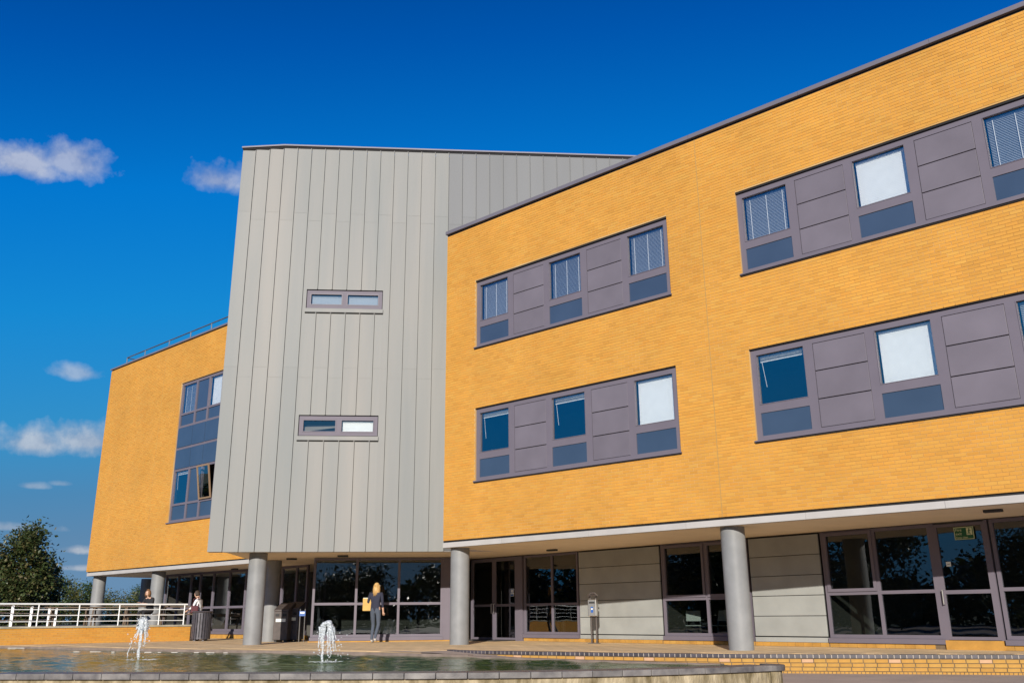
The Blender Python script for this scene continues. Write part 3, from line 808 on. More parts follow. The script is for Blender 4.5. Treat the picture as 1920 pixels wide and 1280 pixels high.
MB().box(-6.58, .3, .0, .30, Z_SOF-.006, Z_SOF+.0).build('edge_trim', 'fascia', blk)
for u, y in ((479, .75), (509, 4.6)):
    x = on_plan(u, y, P_B, A_B); column(blk, x, y)
for u, v in ((547, 1047), (643, 1041.5)):
    p = MBk.inverted() @ on_z(u, v, Z_SOF-.02); soffit_light(blk, p)
# glazed lobby under the block
YL = 2.9; PLb = MBk @ Vector((0, YL, 0)); PLb = (PLb.x, PLb.y)
def lx(u, v=1130): return on_wall(u, v, PLb, A_B)[0]
ML = Matrix.Translation((0, YL, 0)); TL_ = on_wall(700, 1131, PLb, A_B)[1]
lob = screen(blk, 'lobby_screen', [lx(587), lx(667), lx(747), lx(828)], Z_TER+.15, Z_SOF-.01, [TL_], w=.08, y0=0, y1=.1, M=ML)
MB(ML).box(lx(828)+.042, lx(848), -.02, .14, Z_TER+.04, Z_SOF-.01).build('end_panel', 'frame', blk)
MB(ML).box(lx(587)-.1, lx(848), -.03, .1, Z_TER-.02, Z_TER+.036).build('plinth', 'brick_low', blk)
s2 = MB(ML); xx = lx(587)-.0
for y in (.1, 1.5, 2.9): s2.box(xx-.04, xx+.04, y+.002, y+.08, Z_TER, Z_SOF-.01)
s2.box(xx-.04, xx+.04, .19, 2.89, TL_-.04, TL_+.04); s2.build('side_frame', 'frame', blk)
MB(ML).box(xx-.005, xx+.005, .2, 2.88, Z_TER+.05, Z_SOF-.02).build('side_pane', 'glass_dark', blk)
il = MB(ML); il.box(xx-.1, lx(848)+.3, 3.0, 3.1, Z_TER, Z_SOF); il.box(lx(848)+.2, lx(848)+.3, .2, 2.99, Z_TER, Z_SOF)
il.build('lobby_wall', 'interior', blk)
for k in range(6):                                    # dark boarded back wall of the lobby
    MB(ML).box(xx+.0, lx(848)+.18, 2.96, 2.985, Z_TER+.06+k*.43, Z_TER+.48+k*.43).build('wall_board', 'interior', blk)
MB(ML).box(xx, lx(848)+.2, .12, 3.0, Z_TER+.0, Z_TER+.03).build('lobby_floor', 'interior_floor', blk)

# ------------------------------------------------------------------ left brick wing
MLw = Matrix.Translation((*P_L, 0)) @ Matrix.Rotation(A_L, 4, 'Z')
lw = thing('brick_wing', 'far yellow brick wing with rooftop rail at the left of the metal block', 'building', (*P_L, 0), A_L)
WS = (7.07, 11.5, 4.95, 10.93); LE = 14.6; L0 = -.12
brick_wall(lw, L0, LE, Z_BRB, Z_BRT, [WS])
fr = MB(); xs = [7.07+.06, 8.35, 9.37, 10.42, 11.44]; y0, y1 = .05, .14
lev = [4.95, 5.62, 7.06, 7.98, 8.93, 9.48, 10.90]
for x in xs: fr.box(x-.06, x+.06, y0, y1, 4.95, 10.90)
for a, b in zip(xs, xs[1:]):
    for z in lev: fr.box(a+.06, b-.06, y0, y1, z, z+.09) if z < 10.5 else fr.box(a+.06, b-.06, y0, y1, z-.10, z)
win = fr.build('window', 'frame', lw)
MB().box(7.02, 11.52, -.06, .05, 4.90, 4.945).build('sill', 'frame', win)
for i, (a, b) in enumerate(zip(xs, xs[1:])):
    a += .06; b -= .06
    for k in (1, 4): pass
    MB().box(a, b, .085, .10, 5.04, 5.62).build('lower_panel', 'spandrel', win)
    MB().box(a, b, .085, .10, 9.02, 9.48).build('lower_panel', 'spandrel', win)
    MB().box(a-.05, b+.05, .035, .09, 7.16, 7.97).build('infill_panel', 'spandrel', win)
    MB().box(a-.05, b+.05, .035, .09, 8.08, 8.92).build('infill_panel', 'spandrel', win)
    if i % 2 == 0:
        MB().box(a, b, .09, .10, 9.57, 10.80).build('pane', 'glass', win)
        blind(win, a+.02, b-.02, 9.58, 10.79, 'closed' if i else 'half')
        if i == 0:
            MB().box(a, b, .09, .10, 5.71, 7.06).build('pane', 'glass', win); blind(win, a+.02, b-.02, 5.72, 7.05, 'raised')
        else:
            Mo = Matrix.Translation((a, .03, 5.71)) @ Matrix.Rotation(R_(9), 4, 'X')
            cs = MB(Mo); rect_bars(cs, 0, b-a, 0, 1.35, .06, -.05, .0); o = cs.build('open_casement', 'wood_warm', win)
            MB(Mo).box(.06, b-a-.06, -.03, -.02, .06, 1.29).build('pane', 'glass', o)
    else:
        MB().box(a, b, .085, .10, 9.57, 10.80).build('upper_panel', 'spandrel', win)
        MB().box(a, b, .085, .10, 5.71, 7.06).build('upper_panel', 'spandrel', win)
x = L0-.04
while x < LE:
    MB().box(x, min(x+2.996, LE), -.06, .34, Z_BRT+.045, Z_BRT+.12).build('coping', 'coping', lw); x += 3
MB().box(L0, LE, .03, .27, Z_BRT, Z_BRT+.044).build('coping_shade', 'gap', lw)  # overhang shadow below the coping, put in as black
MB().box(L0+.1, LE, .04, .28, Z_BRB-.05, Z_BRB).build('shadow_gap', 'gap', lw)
x = L0+.14
for j in (1.6, 4.6, 7.6, 10.6, 13.4, LE):
    MB().box(x, j-.006, -.02, .12, Z_SOF+.004, Z_BRB-.05).build('fascia_panel', 'fascia', lw); x = j
MB().box(L0+.14, LE, .12, 7, Z_SOF+.006, Z_SOF+.09).build('soffit', 'soffit', lw)
it = MB(); it.box(L0, LE, .3, 7, Z_BRT-.3, Z_BRT-.1); it.box(L0, L0+.3, .31, 7, Z_SOF+.10, Z_BRT-.3); it.box(L0+.3, LE, 4.5, 4.6, Z_SOF+.10, Z_BRT-.31)
it.box(L0+.3, LE, .31, 4.49, 7.5, 7.8); it.build('interior_shell', 'interior', lw)
MB().box(7.72, 7.735, -.009, -.002, Z_BRB, 4.9).build('movement_joint', 'joint', lw)
MB().box(5.4, 5.415, -.009, -.002, Z_BRB, Z_BRT).build('movement_joint', 'joint', lw)
# rooftop rail
rl = MB(); YR = .45; PRr = MLw @ Vector((0, YR, 0)); PRr = (PRr.x, PRr.y)
pts = [on_wall(u, v, PRr, A_L) for u, v in ((239, 669), (273, 654.5), (318, 638.5), (358, 623.5), (397, 608.5))]
zr = sum(p[1] for p in pts)/len(pts)
for s, z in pts: MB().tube([(s, YR, Z_BRT-.1), (s, YR, zr)], .03, 8).build('rail_post', 'steel', lw)
MB().tube([(pts[0][0], YR, zr), (LE, YR, zr)], .03, 8).build('top_rail', 'steel', lw)
MB().tube([(pts[0][0], YR, zr-.01), (pts[0][0]+.0, YR+2.2, zr-.01)], .025, 8).build('return_rail', 'steel', lw)
# columns and ground floor glazing
column(lw, on_plan(183, .5, P_L, A_L), .5, .28); column(lw, on_plan(293.5, .5, P_L, A_L), .5, .28)
column(lw, on_plan(272, 3.4, P_L, A_L), 3.4, .26)
YG = 2.0; PG2 = MLw @ Vector((0, YG, 0)); PG2 = (PG2.x, PG2.y); MG2 = Matrix.Translation((0, YG, 0))
TL2 = on_wall(440, 1137, PG2, A_L)[1]
scr = screen(lw, 'glazed_screen', [on_wall(u, 1120, PG2, A_L)[0] for u in (308, 331, 355, 372, 397, 427, 458, 492, 526, 553, 573)], Z_TER+.27, Z_SOF, [TL2], w=.09, M=MG2, gm='glass')
x0_, x1_ = on_wall(308, 1120, PG2, A_L)[0], on_wall(573, 1120, PG2, A_L)[0]
MB(MG2).box(x0_-.1, x1_+.1, -.02, .12, Z_TER-.02, Z_TER+.155).build('plinth', 'brick_low', lw)
iw = MB(MG2); iw.box(x0_-.06, x1_+1, 3.4, 3.5, Z_TER, Z_SOF); iw.box(x0_-.1, x0_-.06, .12, 3.5, Z_TER, Z_SOF); iw.build('interior_wall', 'interior', lw)
MB(MG2).box(x0_, x1_, .12, 3.4, Z_TER, Z_TER+.04).build('interior_floor', 'interior_floor', lw)
for u, v in ((440, 1066),):
    p = MLw.inverted() @ on_z(u, v, Z_SOF-.02); soffit_light(lw, p)

# ------------------------------------------------------------------ raised picnic terrace, wall and rail
Z_UP = .86; Z_CAP = .92
RA, RB = on_z(-150, 1212.2, Z_TER), on_z(355, 1200.5, Z_TER)
rd = (RB-RA); RLEN = Vector((rd.x, rd.y, 0)).length; A_W = math.atan2(rd.y, rd.x)
MW = Matrix.Translation((RA.x, RA.y, 0)) @ Matrix.Rotation(A_W, 4, 'Z')
up = MB(); up.prism([MW @ Vector((0, .30, 0)), MW @ Vector((RLEN-.25, .30, 0)), Vector((RB.x-2.6, RB.y+8.6, 0)), Vector((-19.5, 52, 0)), Vector((-60, 60, 0)), Vector((-60, 20, 0))], .3, Z_UP)
up.build('upper_terrace', 'upper_paving', kind='structure')
bw_ = thing('boundary_wall', 'low yellow brick wall with stone cap carrying the white railing', 'wall', (RA.x, RA.y, 0), A_W)
cw = MB(); cw.box(0, RLEN, 0, .29, Z_TER-.02, Z_CAP-.06); cw.build('mortar_core', 'mortar', bw_)
cw = MB(); cw.box(RLEN-.28, RLEN, .292, 6.0, Z_TER-.02, Z_CAP-.06); cw.build('return_wall', 'brick_low', bw_)
rows = 7; ph = (Z_CAP-.06-Z_TER)/rows
me_f = MB().box(-.1075, .1075, -.007, .03, -ph/2+.005, ph/2-.005).mesh('brick', 'brick')
me_h = MB().box(-.05125, .05125, -.007, .03, -ph/2+.005, ph/2-.005).mesh('brick', 'brick')
for r in range(rows):
    k = 0; x = RLEN
    while x > .25:
        w_ = .1125 if (k == 0 and r % 2) else .225
        o = link('brick', me_h if w_ < .2 else me_f, bw_); o.location = (x-w_/2, 0, Z_TER+(r+.5)*ph); x -= w_; k += 1
x = RLEN+.04
while x > 0:
    MB().box(max(x-.896, -.2), x, -.04, .33, Z_CAP-.06, Z_CAP).build('cap_stone', 'wall_cap', bw_, bevel=.006); x -= .9
PW = (RA.x, RA.y)
PW2 = MW @ Vector((0, .15, 0)); PW2 = (PW2.x, PW2.y)
def rz(v, u=180): return on_wall(u, v, PW2, A_W)[1]
ra = thing('railing', 'white painted metal railing with four rails on the low brick wall', 'railing', (RA.x, RA.y, 0), A_W)
for u in (-85, -8, 71, 147.5, 223, 298.5, 345):
    s = on_wall(u, 1152, PW2, A_W)[0]
    MB().tube([(s, .15, Z_CAP-.01), (s, .15, rz(1132))], .022, 8).build('post', 'white', ra)
for v, r in ((1132, .03), (1142, .013), (1152.6, .013), (1163.6, .013)):
    z = rz(v); MB().tube([(0, .15, z), (on_wall(352 if r > .02 else 345, v, PW2, A_W)[0], .15, z)], r, 8).build('rail', 'white', ra)
r2 = thing('railing', 'white railing with broad posts behind the picnic tables at the far left', 'railing')
pp = [at_depth(u, 1170, d) for u, d in ((-30, 30.5), (20, 33), (56, 36), (89.5, 39.5), (102.5, 41.5))]
for p in pp: MB().box(p.x-.05, p.x+.05, p.y-.02, p.y+.02, Z_UP-.01, 1.62).build('post', 'white', r2)
for z in (1.60, 1.36, 1.12):
    MB().tube([(p.x, p.y-.03, z) for p in pp], .016, 6).build('rail', 'white', r2)

# ------------------------------------------------------------------ picnic tables
def picnic(loc, rz_, label):
    t = thing('picnic_table', label, 'table', loc, rz_, 'picnic tables behind the white railing')
    for k in range(5): MB().box(-.9, .9, -.36+k*.146, -.36+k*.146+.135, .71, .75).build('top_plank', 'wood', t)
    for s in (-1, 1):
        for k in range(2): MB().box(-.9, .9, s*.72-.13+k*.14, s*.72-.13+k*.14+.125, .42, .46).build('bench_plank', 'wood', t)
    for x in (-.62, .62):
        MB().bar((x, -.26, .70), (x, -.60, .0), .05, .10).build('leg', 'wood', t); MB().bar((x, .26, .70), (x, .60, .0), .05, .10).build('leg', 'wood', t)
        MB().box(x+.03, x+.07, -.85, .85, .33, .415).build('bench_bearer', 'wood', t)
        MB().box(x+.03, x+.07, -.36, .36, .62, .705).build('top_bearer', 'wood', t)
    return t
def upos(u, Y): p = at_depth(u, 1165, Y); return (p.x, p.y, Z_UP)
picnic(upos(128, 37), .35, 'picnic table nearest the tree, leftmost behind the white railing')
picnic(upos(206, 37.5), .3, 'wooden picnic table just right of the far column behind the railing')
picnic(upos(268, 36.2), .25, 'wooden picnic table at which the woman in black sits')
picnic(upos(335, 37.8), .25, 'rightmost picnic table, beside the glazed wall and the litter bin')

# ------------------------------------------------------------------ people
def person(name, label, loc, rz_, J, mats, hair, hairmat, H=1.0):
    """J: joints of the skeleton; one continuous skinned body"""
    t = thing(name, label, 'person', loc, rz_)
    V = []; E_ = []; RAD = []; ZN = []
    def vert(p, r, zone, parent=None):
        V.append(Vector(p)*H); RAD.append(r if isinstance(r, tuple) else (r, r)); ZN.append(zone)
        if parent is not None: E_.append((parent, len(V)-1))
        return len(V)-1
    pel = vert(J['pelvis'], (.155, .115), 1)
    P, C, Nk = Vector(J['pelvis']), Vector(J['chest']), Vector(J['neck'])
    a = vert(P.lerp(C, .45), (.135, .10), 0, pel); b = vert(C, (.165, .115), 0, a); c = vert(C.lerp(Nk, .65), (.11, .08), 0, b)
    n = vert(Nk, .052, 2, c); hd = Vector(J['head']); up_ = (hd-Nk).normalized()
    h0 = vert(hd-up_*.05, (.072, .08), 2, n); h1 = vert(hd+up_*.03, (.078, .095), 2, h0); vert(hd+up_*.10, (.065, .075), 2, h1)
    fw = Vector(J.get('look', (0, -1, 0))).normalized()
    vert(hd-up_*.015+fw*.105, .014, 2, h0)
    for s in ('L', 'R'):
        k = 1 if s == 'L' else -1
        sh = vert(J['sh'+s], .062, 0, b); e0 = Vector(J['sh'+s]); el = Vector(J['el'+s]); wr = Vector(J['wr'+s])
        m1 = vert(e0.lerp(el, .5), .05, 0, sh); m2 = vert(el, .043, 0, m1); m3 = vert(el.lerp(wr, .5), .038, 3, m2); w1 = vert(wr, .028, 2, m3)
        d = (wr-el).normalized(); side = d.cross(Vector((0, 0, 1)) if abs(d.z) < .8 else Vector((0, 1, 0))).normalized()
        pm = vert(wr+d*.06, (.038, .02), 2, w1)
        for f, (o_, l_) in enumerate(((-.03, .065), (-.01, .08), (.01, .075), (.03, .058))):
            kn = vert(wr+d*.095+side*o_, .010, 2, pm); vert(wr+d*(.095+l_*.5)+side*o_+Vector((0, -.012, 0)), .009, 2, kn)
        vert(wr+d*.075+side*.055*k, .010, 2, pm)
        hp, kn_, an = Vector(J['hip'+s]), Vector(J['kn'+s]), Vector(J['an'+s])
        g0 = vert(hp, .095, 1, pel); g1 = vert(hp.lerp(kn_, .5), .078, 1, g0); g2 = vert(kn_, .058, 1, g1); g3 = vert(kn_.lerp(an, .4), .056, 1, g2); g4 = vert(an, .04, 1, g3)
        ft = vert(an+Vector((0, -.03, -.045)), .038, 4, g4); vert(an+Vector(J.get('toe', (0, -.17, -.055))), .032, 4, ft)
    me = bpy.data.meshes.new('body'); me.from_pydata(V, E_, [])
    bm = bmesh.new(); bm.from_mesh(me); lay = bm.verts.layers.skin.verify(); bm.verts.ensure_lookup_table()
    for i, vv in enumerate(bm.verts): vv[lay].radius = (RAD[i][0]*H, RAD[i][1]*H); vv[lay].use_root = (i == pel)
    bm.to_mesh(me); bm.free()
    tmp = bpy.data.objects.new('tmp', me); col.objects.link(tmp)
    tmp.modifiers.new('s', 'SKIN').use_smooth_shade = True; sb = tmp.modifiers.new('u', 'SUBSURF'); sb.levels = 1; sb.render_levels = 1
    bpy.context.view_layer.update()
    out = bpy.data.meshes.new_from_object(tmp.evaluated_get(bpy.context.evaluated_depsgraph_get()))
    bpy.data.objects.remove(tmp)
    out.materials.clear()
    for k in mats: out.materials.append(MATS[k])
    segs = [(V[i], V[j], ZN[j]) for i, j in E_]
    for p in out.polygons:
        best, z = 9, 0; p.use_smooth = True
        for A, B, zn in segs:
            ab = B-A; tt = max(0, min(1, (p.center-A).dot(ab)/max(ab.length_squared, 1e-9))); dd = (A+ab*tt-p.center).length
            if dd < best: best, z = dd, zn
        p.material_index = z
    link('body', out, t)
    hc = hd*H+up_*.045-fw*.012
    hm = MB(); hm.sphere(hc, (.088, .098, .10), 14, 9)
    # open the face: drop faces on the face side below the hair line
    keep = []
    for f in hm.f:
        cc = sum((Vector(hm.v[i]) for i in f), Vector())/len(f)-hc
        if cc.dot(fw) > .03 and cc.z < .055: continue
        keep.append(f)
    hm.f = keep
    if hair == 'long':
        for k in range(26):
            a = math.pi*(-.62+1.24*k/25); dv = Matrix.Rotation(a, 3, 'Z') @ (-fw); p0 = hc+Vector((dv.x*.075, dv.y*.085, .02))
            ln = random.uniform(.26, .36)
            hm.tube([p0, p0+Vector((dv.x*.02, dv.y*.03, -.13)), p0+Vector((dv.x*.025+random.uniform(-.01, .01), dv.y*.04, -ln))], [.022, .024, .008], 6)
    else:
        for k in range(20 if hair == 'short' else 0):
            a = math.pi*(-.5+1.0*k/19); dv = Matrix.Rotation(a, 3, 'Z') @ (-fw); p0 = hc+Vector((dv.x*.07, dv.y*.08, .02))
            hm.tube([p0, p0+Vector((dv.x*.016, dv.y*.016, -.06)), p0+Vector((dv.x*-.005, dv.y*-.005, -.125))], [.022, .024, .014], 6)
    if hair == 'bob':
        for k in range(22):
            a = math.pi*(-.66+1.32*k/21); dv = Matrix.Rotation(a, 3, 'Z') @ (-fw); p0 = hc+Vector((dv.x*.075, dv.y*.085, .02))
            hm.tube([p0, p0+Vector((dv.x*.02, dv.y*.02, -.10)), p0+Vector((dv.x*.012, dv.y*.015, -.19))], [.022, .024, .012], 6)
    hm.build('hair', hairmat, t, smooth=True)
    return t
STAND = dict(pelvis=(0, 0, .96), chest=(0, .0, 1.32), neck=(0, -.01, 1.49), head=(0, -.03, 1.60),
             shL=(.185, 0, 1.40), elL=(.23, .03, 1.13), wrL=(.22, -.06, .90), shR=(-.185, 0, 1.40), elR=(-.23, .03, 1.13), wrR=(-.22, -.06, .90),
             hipL=(.09, 0, .90), knL=(.10, -.02, .50), anL=(.10, .02, .085), hipR=(-.09, 0, .90), knR=(-.10, -.02, .50), anR=(-.10, .02, .085))
def pose(**k): d = dict(STAND); d.update(k); return d
# man leaning at the litter bin (seen from behind, turned to the left)
pm = at_depth(373.5, 1150, 34.6)
man = person('person', 'person in white shirt with maroon shoulder bag leaning over the litter bin', (pm.x, pm.y, Z_TER), R_(-98),
       pose(chest=(0, -.06, 1.31), neck=(0, -.10, 1.48), head=(0, -.15, 1.60), elL=(.24, -.14, 1.16), wrL=(.16, -.40, 1.02), elR=(-.26, -.16, 1.17), wrR=(-.20, -.40, 1.00), shL=(.19, -.06, 1.39), shR=(-.19, -.06, 1.39)),
       ['shirt_white', 'cloth_grey', 'skin', 'shirt_white', 'shoe'], 'short', 'hair_brown', 1.02)
bag = thing('shoulder_bag', 'maroon shoulder bag hanging at the side of the person in white', 'bag', (pm.x-.10, pm.y-.25, Z_TER+1.06), R_(20))
MB().box(-.13, .13, -.05, .05, -.1, .16).build('pouch', 'maroon', bag, bevel=.03)
MB().tube([(-.1, 0, .16), (-.06, -.02, .40), (.10, .05, .47), (.12, .12, .3), (.12, .03, .16)], .018, 6).build('strap', 'maroon', bag)
# woman at the picnic table
SIT = dict(pelvis=(0, .0, .55), chest=(0, -.08, .90), neck=(0, -.12, 1.07), head=(0, -.17, 1.18),
           shL=(.18, -.08, .98), elL=(.24, -.20, .76), wrL=(.10, -.42, .80), shR=(-.18, -.08, .98), elR=(-.24, -.20, .76), wrR=(-.10, -.44, .82),
           hipL=(.09, -.03, .53), knL=(.12, -.42, .50), anL=(.12, -.42, .085), hipR=(-.09, -.03, .53), knR=(-.12, -.42, .50), anR=(-.12, -.38, .085), look=(0, -1, -.3))
pw = upos(279, 35.3)
person('person', 'seated person with auburn hair in black clothes at a picnic table', pw, R_(-25), SIT, ['cloth_black', 'cloth_black', 'skin', 'cloth_black', 'shoe'], 'bob', 'hair_auburn', 1.02)
# woman walking by the lobby
pv = at_depth(704, 1150, 29.6)
person('person', 'person with long blonde hair, navy top and jeans before the glazed lobby', (pv.x, pv.y, Z_TER), R_(165),
       pose(elL=(.25, .02, 1.15), wrL=(.20, -.20, 1.12), knL=(.10, -.10, .51), anL=(.10, .0, .085), knR=(-.10, -.02, .51), anR=(-.10, .22, .12)),
       ['cloth_navy', 'jeans', 'skin', 'cloth_navy', 'shoe'], 'long', 'hair_blonde', 1.05)
fo = thing('folder', 'yellow folder held by the person with blonde hair', 'folder', (pv.x-.27, pv.y+.05, Z_TER+1.12), R_(10))
MB().box(-.15, .15, -.015, .015, -.16, .22).build('cover', 'folder', fo); MB().box(-.14, .145, -.011, .011, .221, .235).build('paper', 'sign_paper', fo)
# two people inside, behind the glass right of the doors
def inside_pos(u, dy):
    x = gx(u); p = MR @ (MG @ Vector((x, dy, 0))); return p
for u, dy, rot, lab in ((1019, .75, 200, 'person in dark jacket and white shoes just inside the glass by the entrance doors'), (1060, 1.1, 250, 'person in black further from the doors, inside behind the glass')):
    p = inside_pos(u, dy)
    person('person', lab, (p.x, p.y, Z_TER+.03), R_(rot), pose(elL=(.25, -.05, 1.15), wrL=(.12, -.24, 1.10)), ['cloth_black', 'cloth_black', 'skin', 'cloth_black', 'shoe'], 'short', 'hair_brown', 1.03)

# ------------------------------------------------------------------ litter bin, recycling bins, ashtray
pb = at_depth(375.5, 1197, 33.9)
lb = thing('litter_bin', 'round grey slatted metal litter bin at the end of the low wall', 'bin', (pb.x, pb.y, Z_TER))
MB().tube([(0, 0, .10), (0, 0, .93)], .29, 24).build('liner', 'black_plastic', lb)
for k in range(22):
    a = 2*math.pi*k/22; Mk = Matrix.Rotation(a, 4, 'Z')
    MB(Mk).box(-.032, .032, -.335, -.315, .06, .98).build('slat', 'bin_grey', lb)
for z in (.10, .95): 
    mb = MB(); mb.tube([(0, 0, z-.02), (0, 0, z+.02)], .312, 28); mb.build('hoop', 'bin_grey', lb)
mb = MB(); mb.tube([(0, 0, .97), (0, 0, 1.0), (0, 0, 1.03)], [.35, .37, .33], 28); mb.build('rim', 'bin_grey', lb)
for k in range(4):
    a = math.pi/4+k*math.pi/2; MB().box(math.cos(a)*.22-.04, math.cos(a)*.22+.04, math.sin(a)*.22-.04, math.sin(a)*.22+.04, 0, .085).build('foot', 'bin_grey', lb)
def recycle(u, Y, wd, h, mname, label):
    p = at_depth(u, 1190, Y); t = thing('recycling_bin', label, 'bin', (p.x, p.y, Z_TER), R_(-8))
    MB().box(-wd/2, wd/2, -.3, .3, .06, h).build('body', mname, t, bevel=.02)
    MB().add([(-wd/2-.01, -.31, h+.002), (wd/2+.01, -.31, h+.002), (wd/2+.01, .31, h+.002), (-wd/2-.01, .31, h+.002), (-wd/2-.01, -.31, h+.05), (wd/2+.01, -.31, h+.05), (wd/2+.01, .31, h+.28), (-wd/2-.01, .31, h+.28)],
             [(3, 2, 1, 0), (4, 5, 6, 7), (0, 1, 5, 4), (1, 2, 6, 5), (2, 3, 7, 6), (3, 0, 4, 7)]).build('sloped_lid', mname, t, bevel=.01)
    for k in range(2): MB().box(-wd/2+.06+k*wd/2, -wd/2+wd/2-.06+k*wd/2, -.316, -.3, h-.16, h-.08).build('slot', 'black_plastic', t)
    MB().box(-wd/2+.08, wd/2-.08, -.307, -.3, h-.34, h-.24).build('notice', 'sign_paper', t)
    for x in (-wd/2+.04, wd/2-.12): MB().box(x, x+.08, -.25, .25, 0, .058).build('foot', 'black_plastic', t)
recycle(531, 31.6, .5, .98, 'bin_brown', 'grey-brown recycling bin next to the rear column under the metal block')
recycle(551, 31.9, .46, 1.02, 'bin_grey', 'darker recycling bin on the lobby side of the pair under the metal block')
p = at_depth(565, 1190, 31.2); t = thing('sign_post', 'small blue notice on two thin posts beside the recycling bins', 'sign', (p.x, p.y, Z_TER))
for x in (-.08, .08): MB().tube([(x, 0, 0), (x, 0, 1.05)], .018, 8).build('post', 'steel', t)
MB().box(-.10, .10, -.035, -.019, .82, .98).build('board', 'sign_blue', t); MB().box(-.07, .07, -.038, -.0355, .90, .955).build('print', 'sign_paper', t)
p = on_z(1155, 1206, Z_TER); p = MR @ (MG @ Vector((gx(1151, 1190), -.85, 0)))
t = thing('ashtray_stand', 'stainless steel ashtray box on two posts in front of the metal panels', 'ashtray', (p.x, p.y, Z_TER), A_R+.35)
for x in (-.075, .075): MB().tube([(x, .03, 0), (x, .03, 1.25)], .022, 10).build('post', 'bin_brown', t)
MB().box(-.16, .16, -.10, .14, 0, .012).build('base_plate', 'bin_brown', t)
MB().box(-.125, .125, -.10, .10, .74, 1.20).build('box', 'steel', t, bevel=.015)
MB().box(-.085, .085, -.108, -.1, 1.09, 1.14).build('slot', 'black_plastic', t)
MB().box(-.035, .035, -.106, -.1, .84, 1.0).build('notice', 'sign_blue', t); MB().box(-.02, .02, -.109, -.1065, .92, .96).build('notice_print', 'sign_paper', t)
mb = MB(); mb.tube([(-.15, 0, 1.30), (-.06, 0, 1.375), (.06, 0, 1.375), (.15, 0, 1.30)], .02, 6); mb.add([(-.15, -.14, 1.29), (.15, -.14, 1.29), (.10, .1, 1.38), (-.10, .1, 1.38)], [(0, 1, 2, 3)]); mb.build('hood', 'bin_brown', t)
for x in (-.1, .1): MB().box(x-.01, x+.01, .0, .02, 1.19, 1.31).build('hood_bracket', 'bin_brown', t)

# white chairs just inside the glass
def chair(u, dy, rot, label):
    p = inside_pos(u, dy); t = thing('chair', label, 'chair', (p.x, p.y, Z_TER+.03), rot, 'white chairs behind the glass')
    MB().box(-.21, .21, -.21, .21, .43, .455).build('seat', 'white', t, bevel=.008)
    bk_ = MB(); bk_.add([(-.2, .19, .56), (.2, .19, .56), (.2, .26, .84), (-.2, .26, .84), (-.2, .215, .56), (.2, .215, .56), (.2, .285, .84), (-.2, .285, .84)], [(0, 1, 2, 3), (7, 6, 5, 4), (0, 4, 5, 1), (1, 5, 6, 2), (2, 6, 7, 3), (3, 7, 4, 0)]); bk_.build('backrest', 'white', t)
    for x in (-.18, .18):
        MB().tube([(x, -.18, .43), (x*1.1, -.2, 0)], .013, 6).build('leg', 'steel', t); MB().tube([(x, .22, .62), (x, .18, .44), (x*1.1, .24, 0)], .013, 6).build('leg', 'steel', t)
    return t
chair(1268, .7, A_R+.5, 'white chair in the left pane of the dark window by the right column')
chair(1309, .8, A_R-.3, 'white chair in the middle of the dark window by the right column')
chair(1349, .7, A_R+2.6, 'white chair closest to the right column, behind the glass')
# ------------------------------------------------------------------ signs
def sign_at(u, v, w_, h_, label, cat, matn):
    gxx = gx(u, v); z = gz(u, v); p = MR @ (MG @ Vector((gxx, -.012, z)))
    t = thing('sign', label, cat, p, A_G)
    MB().box(-w_/2, w_/2, -.004, .004, -h_/2, h_/2).build('plate', matn, t)
    return t
t = sign_at(1808, 999, .42, .27, 'green Fire exit Keep clear sign on the right-hand glass door', 'sign', 'sign_green')
bd = MB(); rect_bars(bd, -.205, .205, -.13, .13, .012, -.008, -.0045); bd.build('border', 'sign_yellow', t)
for txt, x, z, s in (('Fire', -.175, .045, .085), ('exit', -.175, -.035, .085), ('Keep clear', -.175, -.105, .058)):
    me = text_mesh(txt, s); me.materials.append(MATS['sign_yellow']); o = link('lettering', me, t); o.rotation_euler = (R_(90), 0, 0); o.location = (x, -.007, z)
MB().box(.055, .175, -.0075, -.0045, -.04, .105).build('symbol_ground', 'sign_yellow', t)
mn = MB(); mn.sphere((.115, -.009, .085), (.013, .002, .013), 8, 6); mn.bar((.115, -.009, .07), (.108, -.009, .02), .022, .003, (0, 1, 0))
mn.bar((.108, -.009, .02), (.135, -.009, -.03), .014, .003, (0, 1, 0)); mn.bar((.108, -.009, .02), (.08, -.009, -.02), .014, .003, (0, 1, 0)); mn.bar((.115, -.009, .062), (.145, -.009, .045), .01, .003, (0, 1, 0)); mn.bar((.115, -.009, .062), (.085, -.009, .04), .01, .003, (0, 1, 0))
mn.build('running_figure', 'sign_green', t)
t = sign_at(961, 1110, .16, .24, 'small blue and white door notice beside the entrance', 'sign', 'sign_paper')
MB().box(-.07, .07, -.0065, -.0045, -.02, .11).build('blue_square', 'sign_blue', t); MB().box(-.07, .07, -.0065, -.0045, -.11, -.05).build('blue_strip', 'sign_blue', t)
mb = MB(); mb.tube([(0, -.0085, .045), (0, -.0068, .045)], .05, 20); mb.build('white_disc', 'sign_paper', t)
MB().box(-.008, .008, -.0095, -.0088, .02, .075).build('mark', 'sign_blue', t)
t = sign_at(1779, 1057, .1, .1, 'plain white square label on the right-hand glass door', 'label', 'sign_paper')
MB().box(-.03, .03, -.006, -.0045, -.005, .005).build('print_line', 'bin_grey', t)

